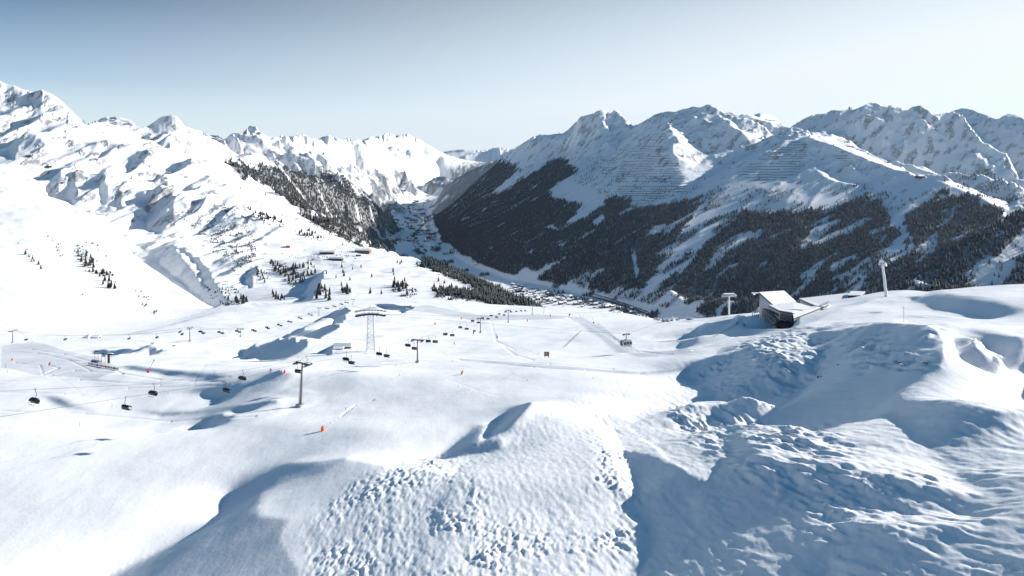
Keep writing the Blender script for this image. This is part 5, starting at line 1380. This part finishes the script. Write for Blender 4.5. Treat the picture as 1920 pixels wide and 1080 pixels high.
# frosted shrubs at the plateau edge
def shrub(px, py, s, label):
    b = at(px, py, ymax=900); r = rt; m = MB()
    for k in range(26):
        a = r.uniform(0, 6.28); e = r.uniform(.2, 1.4); L_ = s*r.uniform(.6, 1.1); d = Vector((math.cos(a)*math.cos(e), math.sin(a)*math.cos(e), math.sin(e)))
        p1 = d*L_*.6; m.tube([(0,0,-.3), p1, p1+(d+Vector((r.uniform(-.5,.5), r.uniform(-.5,.5), .3)))*L_*.4], [.12*s*.5,.2*s*.5,.1*s*.4], 5, mi=1 if k % 4 == 0 else 0)
    o = m.build('frosted_shrub', [RIME, BARK]); o.location = b; tag(o, label, 'shrub', 'frosted shrubs on the plateau edge')
for i, (px, py) in enumerate([(1195,592),(1201,593),(1208,594),(1213,596),(1228,600),(1235,601),(1244,603),(1252,603),(1262,602),(1270,601),(1289,600),(1294,600)]):
    shrub(px, py, rt.uniform(1.8, 3.0), f'frosted white shrub on the plateau edge, {ORD[i]} from the left')

def rock(px, py, s, label):
    b = at(px, py); k = b.y/F_PX; bm = bmesh.new(); bmesh.ops.create_icosphere(bm, subdivisions=2, radius=1.)
    for v in bm.verts: v.co *= rt.uniform(.75, 1.2); v.co.x *= s*k*1.5; v.co.y *= s*k; v.co.z *= s*k*.55
    me = bpy.data.meshes.new('rock'); bm.to_mesh(me); bm.free(); me.materials.append(ROCKM); o = bpy.data.objects.new('rock', me); COL.objects.link(o); o.location = b; tag(o, label, 'rock')
for px, py, s, lb in [(1535,707,2.6,'dark rock poking out of the shaded hillside at lower left'),(1540,704,1.8,'small dark rock just right of the lower left rock'),(1572,684,1.8,'small rock in the upper middle of the shaded hillside'),(1681,676,1.6,'left one of the small rocks under the wind lip'),(1687,680,2.0,'middle one of the small rocks under the wind lip'),(1693,682,1.4,'right one of the small rocks under the wind lip'),(1738,681,2.6,'dark rock at the right end of the wind lip'),(1732,679,1.6,'small rock left of the dark rock at the end of the wind lip'),(892,833,1.2,'dark rock tip at the foot of the curved snow ridge'),
        (54,293,4.5,'upper dark cliff outcrop on the smooth white mountain'),(91,313,4.5,'lower dark cliff outcrop on the smooth white mountain'),(116,344,2.5,'small dark outcrop below the two big ones')]: rock(px, py, s, lb)

# ---------------------------------------------------------------- people
def person_mesh(pose):
    J = {'pel':(0,0,.93),'ch':(0,.02,1.25),'nk':(0,.03,1.48),'hd':(0,.05,1.64),'top':(0,.05,1.76),'lh':(-.11,0,.9),'lk':(-.13,.05,.5),'lf':(-.14,0,.08),'lt':(-.14,.16,.05),'rh':(.11,0,.9),'rk':(.13,.05,.5),'rf':(.14,0,.08),'rt':(.14,.16,.05),
         'ls':(-.2,.02,1.42),'le':(-.3,.02,1.15),'lw':(-.3,.15,.93),'rs':(.2,.02,1.42),'re':(.3,.02,1.15),'rw':(.3,.15,.93)}
    if pose == 'ski':
        J.update(pel=(0,-.12,.75),ch=(0,.05,1.02),nk=(0,.18,1.2),hd=(0,.24,1.34),top=(0,.26,1.46),lh=(-.12,-.12,.72),rh=(.12,-.12,.72),lk=(-.14,.16,.45),rk=(.14,.16,.45),ls=(-.2,.15,1.15),rs=(.2,.15,1.15),le=(-.34,.2,.95),re=(.34,.2,.95),lw=(-.33,.42,.9),rw=(.33,.42,.9))
    E = [('pel','ch'),('ch','nk'),('nk','hd'),('hd','top'),('pel','lh'),('lh','lk'),('lk','lf'),('lf','lt'),('pel','rh'),('rh','rk'),('rk','rf'),('rf','rt'),('ch','ls'),('ls','le'),('le','lw'),('ch','rs'),('rs','re'),('re','rw')]
    Rr = {'pel':.15,'ch':.17,'nk':.07,'hd':.11,'top':.09,'lh':.11,'rh':.11,'lk':.075,'rk':.075,'lf':.06,'rf':.06,'lt':.045,'rt':.045,'ls':.09,'rs':.09,'le':.06,'re':.06,'lw':.045,'rw':.045}
    ks = list(J); me = bpy.data.meshes.new('person'); me.from_pydata([J[k] for k in ks], [(ks.index(a), ks.index(b)) for a, b in E], [])
    o = bpy.data.objects.new('tmp', me); COL.objects.link(o); o.modifiers.new('skin', 'SKIN'); o.modifiers.new('sub', 'SUBSURF').levels = 1
    for k, sv in zip(ks, me.skin_vertices[0].data): sv.radius = (Rr[k], Rr[k]); sv.use_root = (k == 'pel')
    out = bpy.data.meshes.new_from_object(o.evaluated_get(bpy.context.evaluated_depsgraph_get())); bpy.data.objects.remove(o)
    return out
PM = {}
def person(px, py, pose, coat, rz, label, dist=None, group='people on the snow'):
    key = (pose, coat)
    if key not in PM:
        me = person_mesh(pose); me.materials.clear()
        for m in (COATS[coat], COATS[0], SKIN): me.materials.append(m)
        hz = 1.52 if pose == 'stand' else 1.24; lz = .9 if pose == 'stand' else .68
        for p in me.polygons: p.use_smooth = True; p.material_index = 2 if hz < p.center.z < hz+.16 else (1 if p.center.z < lz or p.center.z >= hz+.16 else 0)
        PM[key] = me
    b = at(px, py) if dist is None else dist; o = bpy.data.objects.new('person', PM[key]); COL.objects.link(o); o.location = b; o.rotation_euler = (0,0,rz); tag(o, label, 'person', group)
    if pose == 'ski':
        for sx in (-1, 1):
            s = MB().box((sx*.14,.15,.02), (.09,1.5,.03)).tube([(sx*.14,.9,.02),(sx*.14,1.0,.12)], .04, 5).build('ski', DARK, o)
            MB().tube([(sx*.33,.45,.9),(sx*.45,-.1,.05)], .02, 5).build('ski_pole', DARK, o)
for px, py, po, c, rz, lb in [(508,697,'ski',0,1.,'person in dark clothes skiing left of the orange mats'),(852,646,'ski',1,2.,'person in red skiing under the rope of the nearer lift'),(777,577,'ski',0,.5,'person skiing at the right tip of the small shaded hollow'),(441,586,'ski',0,2.2,'person skiing near the end of the farther lift'),
        (1387,589,'stand',0,0,'dark-clad person standing alone on the crest left of the station'),(1411,592,'stand',0,.4,'leftmost dark-clad person of the group before the station'),(1415,593,'stand',2,1.4,'person in blue of the group before the station'),(1422,594,'stand',0,2.,'dark-clad person nearest the terrace of the station'),(1427,596,'stand',1,.2,'person in red beside the terrace of the station'),
        (1418,594,'stand',0,.8,'third dark-clad person of the group before the station'),(1430,598,'stand',0,1.2,'dark-clad person at the gallery of the station'),(1436,600,'stand',2,2.1,'person in blue at the gallery of the station'),(1441,603,'stand',0,.1,'dark-clad person halfway along the gallery'),(1448,606,'stand',1,1.,'person in red near the front deck of the station'),
        (1381,609,'stand',1,.9,'person in red left of the net fence below the station'),(1393,611,'stand',0,1.8,'dark-clad person at the top of the net fence'),(1396,613,'stand',0,2.8,'dark-clad person crouched over gear by the net fence'),
        (1095,592,'ski',0,1.,'person skiing far out on the plateau edge'),(1088,593,'ski',2,1.,'person in blue skiing far out on the plateau edge'),(92,687,'stand',2,0.,'person in blue beside the orange race gate')]:
    person(px, py, po, c, rz, lb)
# ---------------------------------------------------------------- the air between here and the far peaks
def haze_box():
    x0, x1, y0, y1, z0, z1 = -61000., 68000., -600., 46500., -1700., 2400.
    bm = bmesh.new(); bmesh.ops.create_cube(bm, size=1.0)
    bmesh.ops.scale(bm, vec=(x1-x0, y1-y0, z1-z0), verts=bm.verts)
    bmesh.ops.translate(bm, vec=((x0+x1)/2, (y0+y1)/2, (z0+z1)/2), verts=bm.verts)
    me = bpy.data.meshes.new('haze'); bm.to_mesh(me); bm.free()
    m = bpy.data.materials.new('haze_air'); m.use_nodes = True; nt = m.node_tree; nt.nodes.clear()
    o = nt.nodes.new('ShaderNodeOutputMaterial'); v = nt.nodes.new('ShaderNodeVolumePrincipled')
    v.inputs['Color'].default_value = (.55,.72,.92,1); v.inputs['Density'].default_value = HAZE
    v.inputs['Anisotropy'].default_value = .3
    nt.links.new(v.outputs[0], o.inputs['Volume'])
    me.materials.append(m)
    ob = bpy.data.objects.new('haze', me); COL.objects.link(ob); ob['kind'] = 'stuff'
HAZE = 0.8e-5
haze_box()
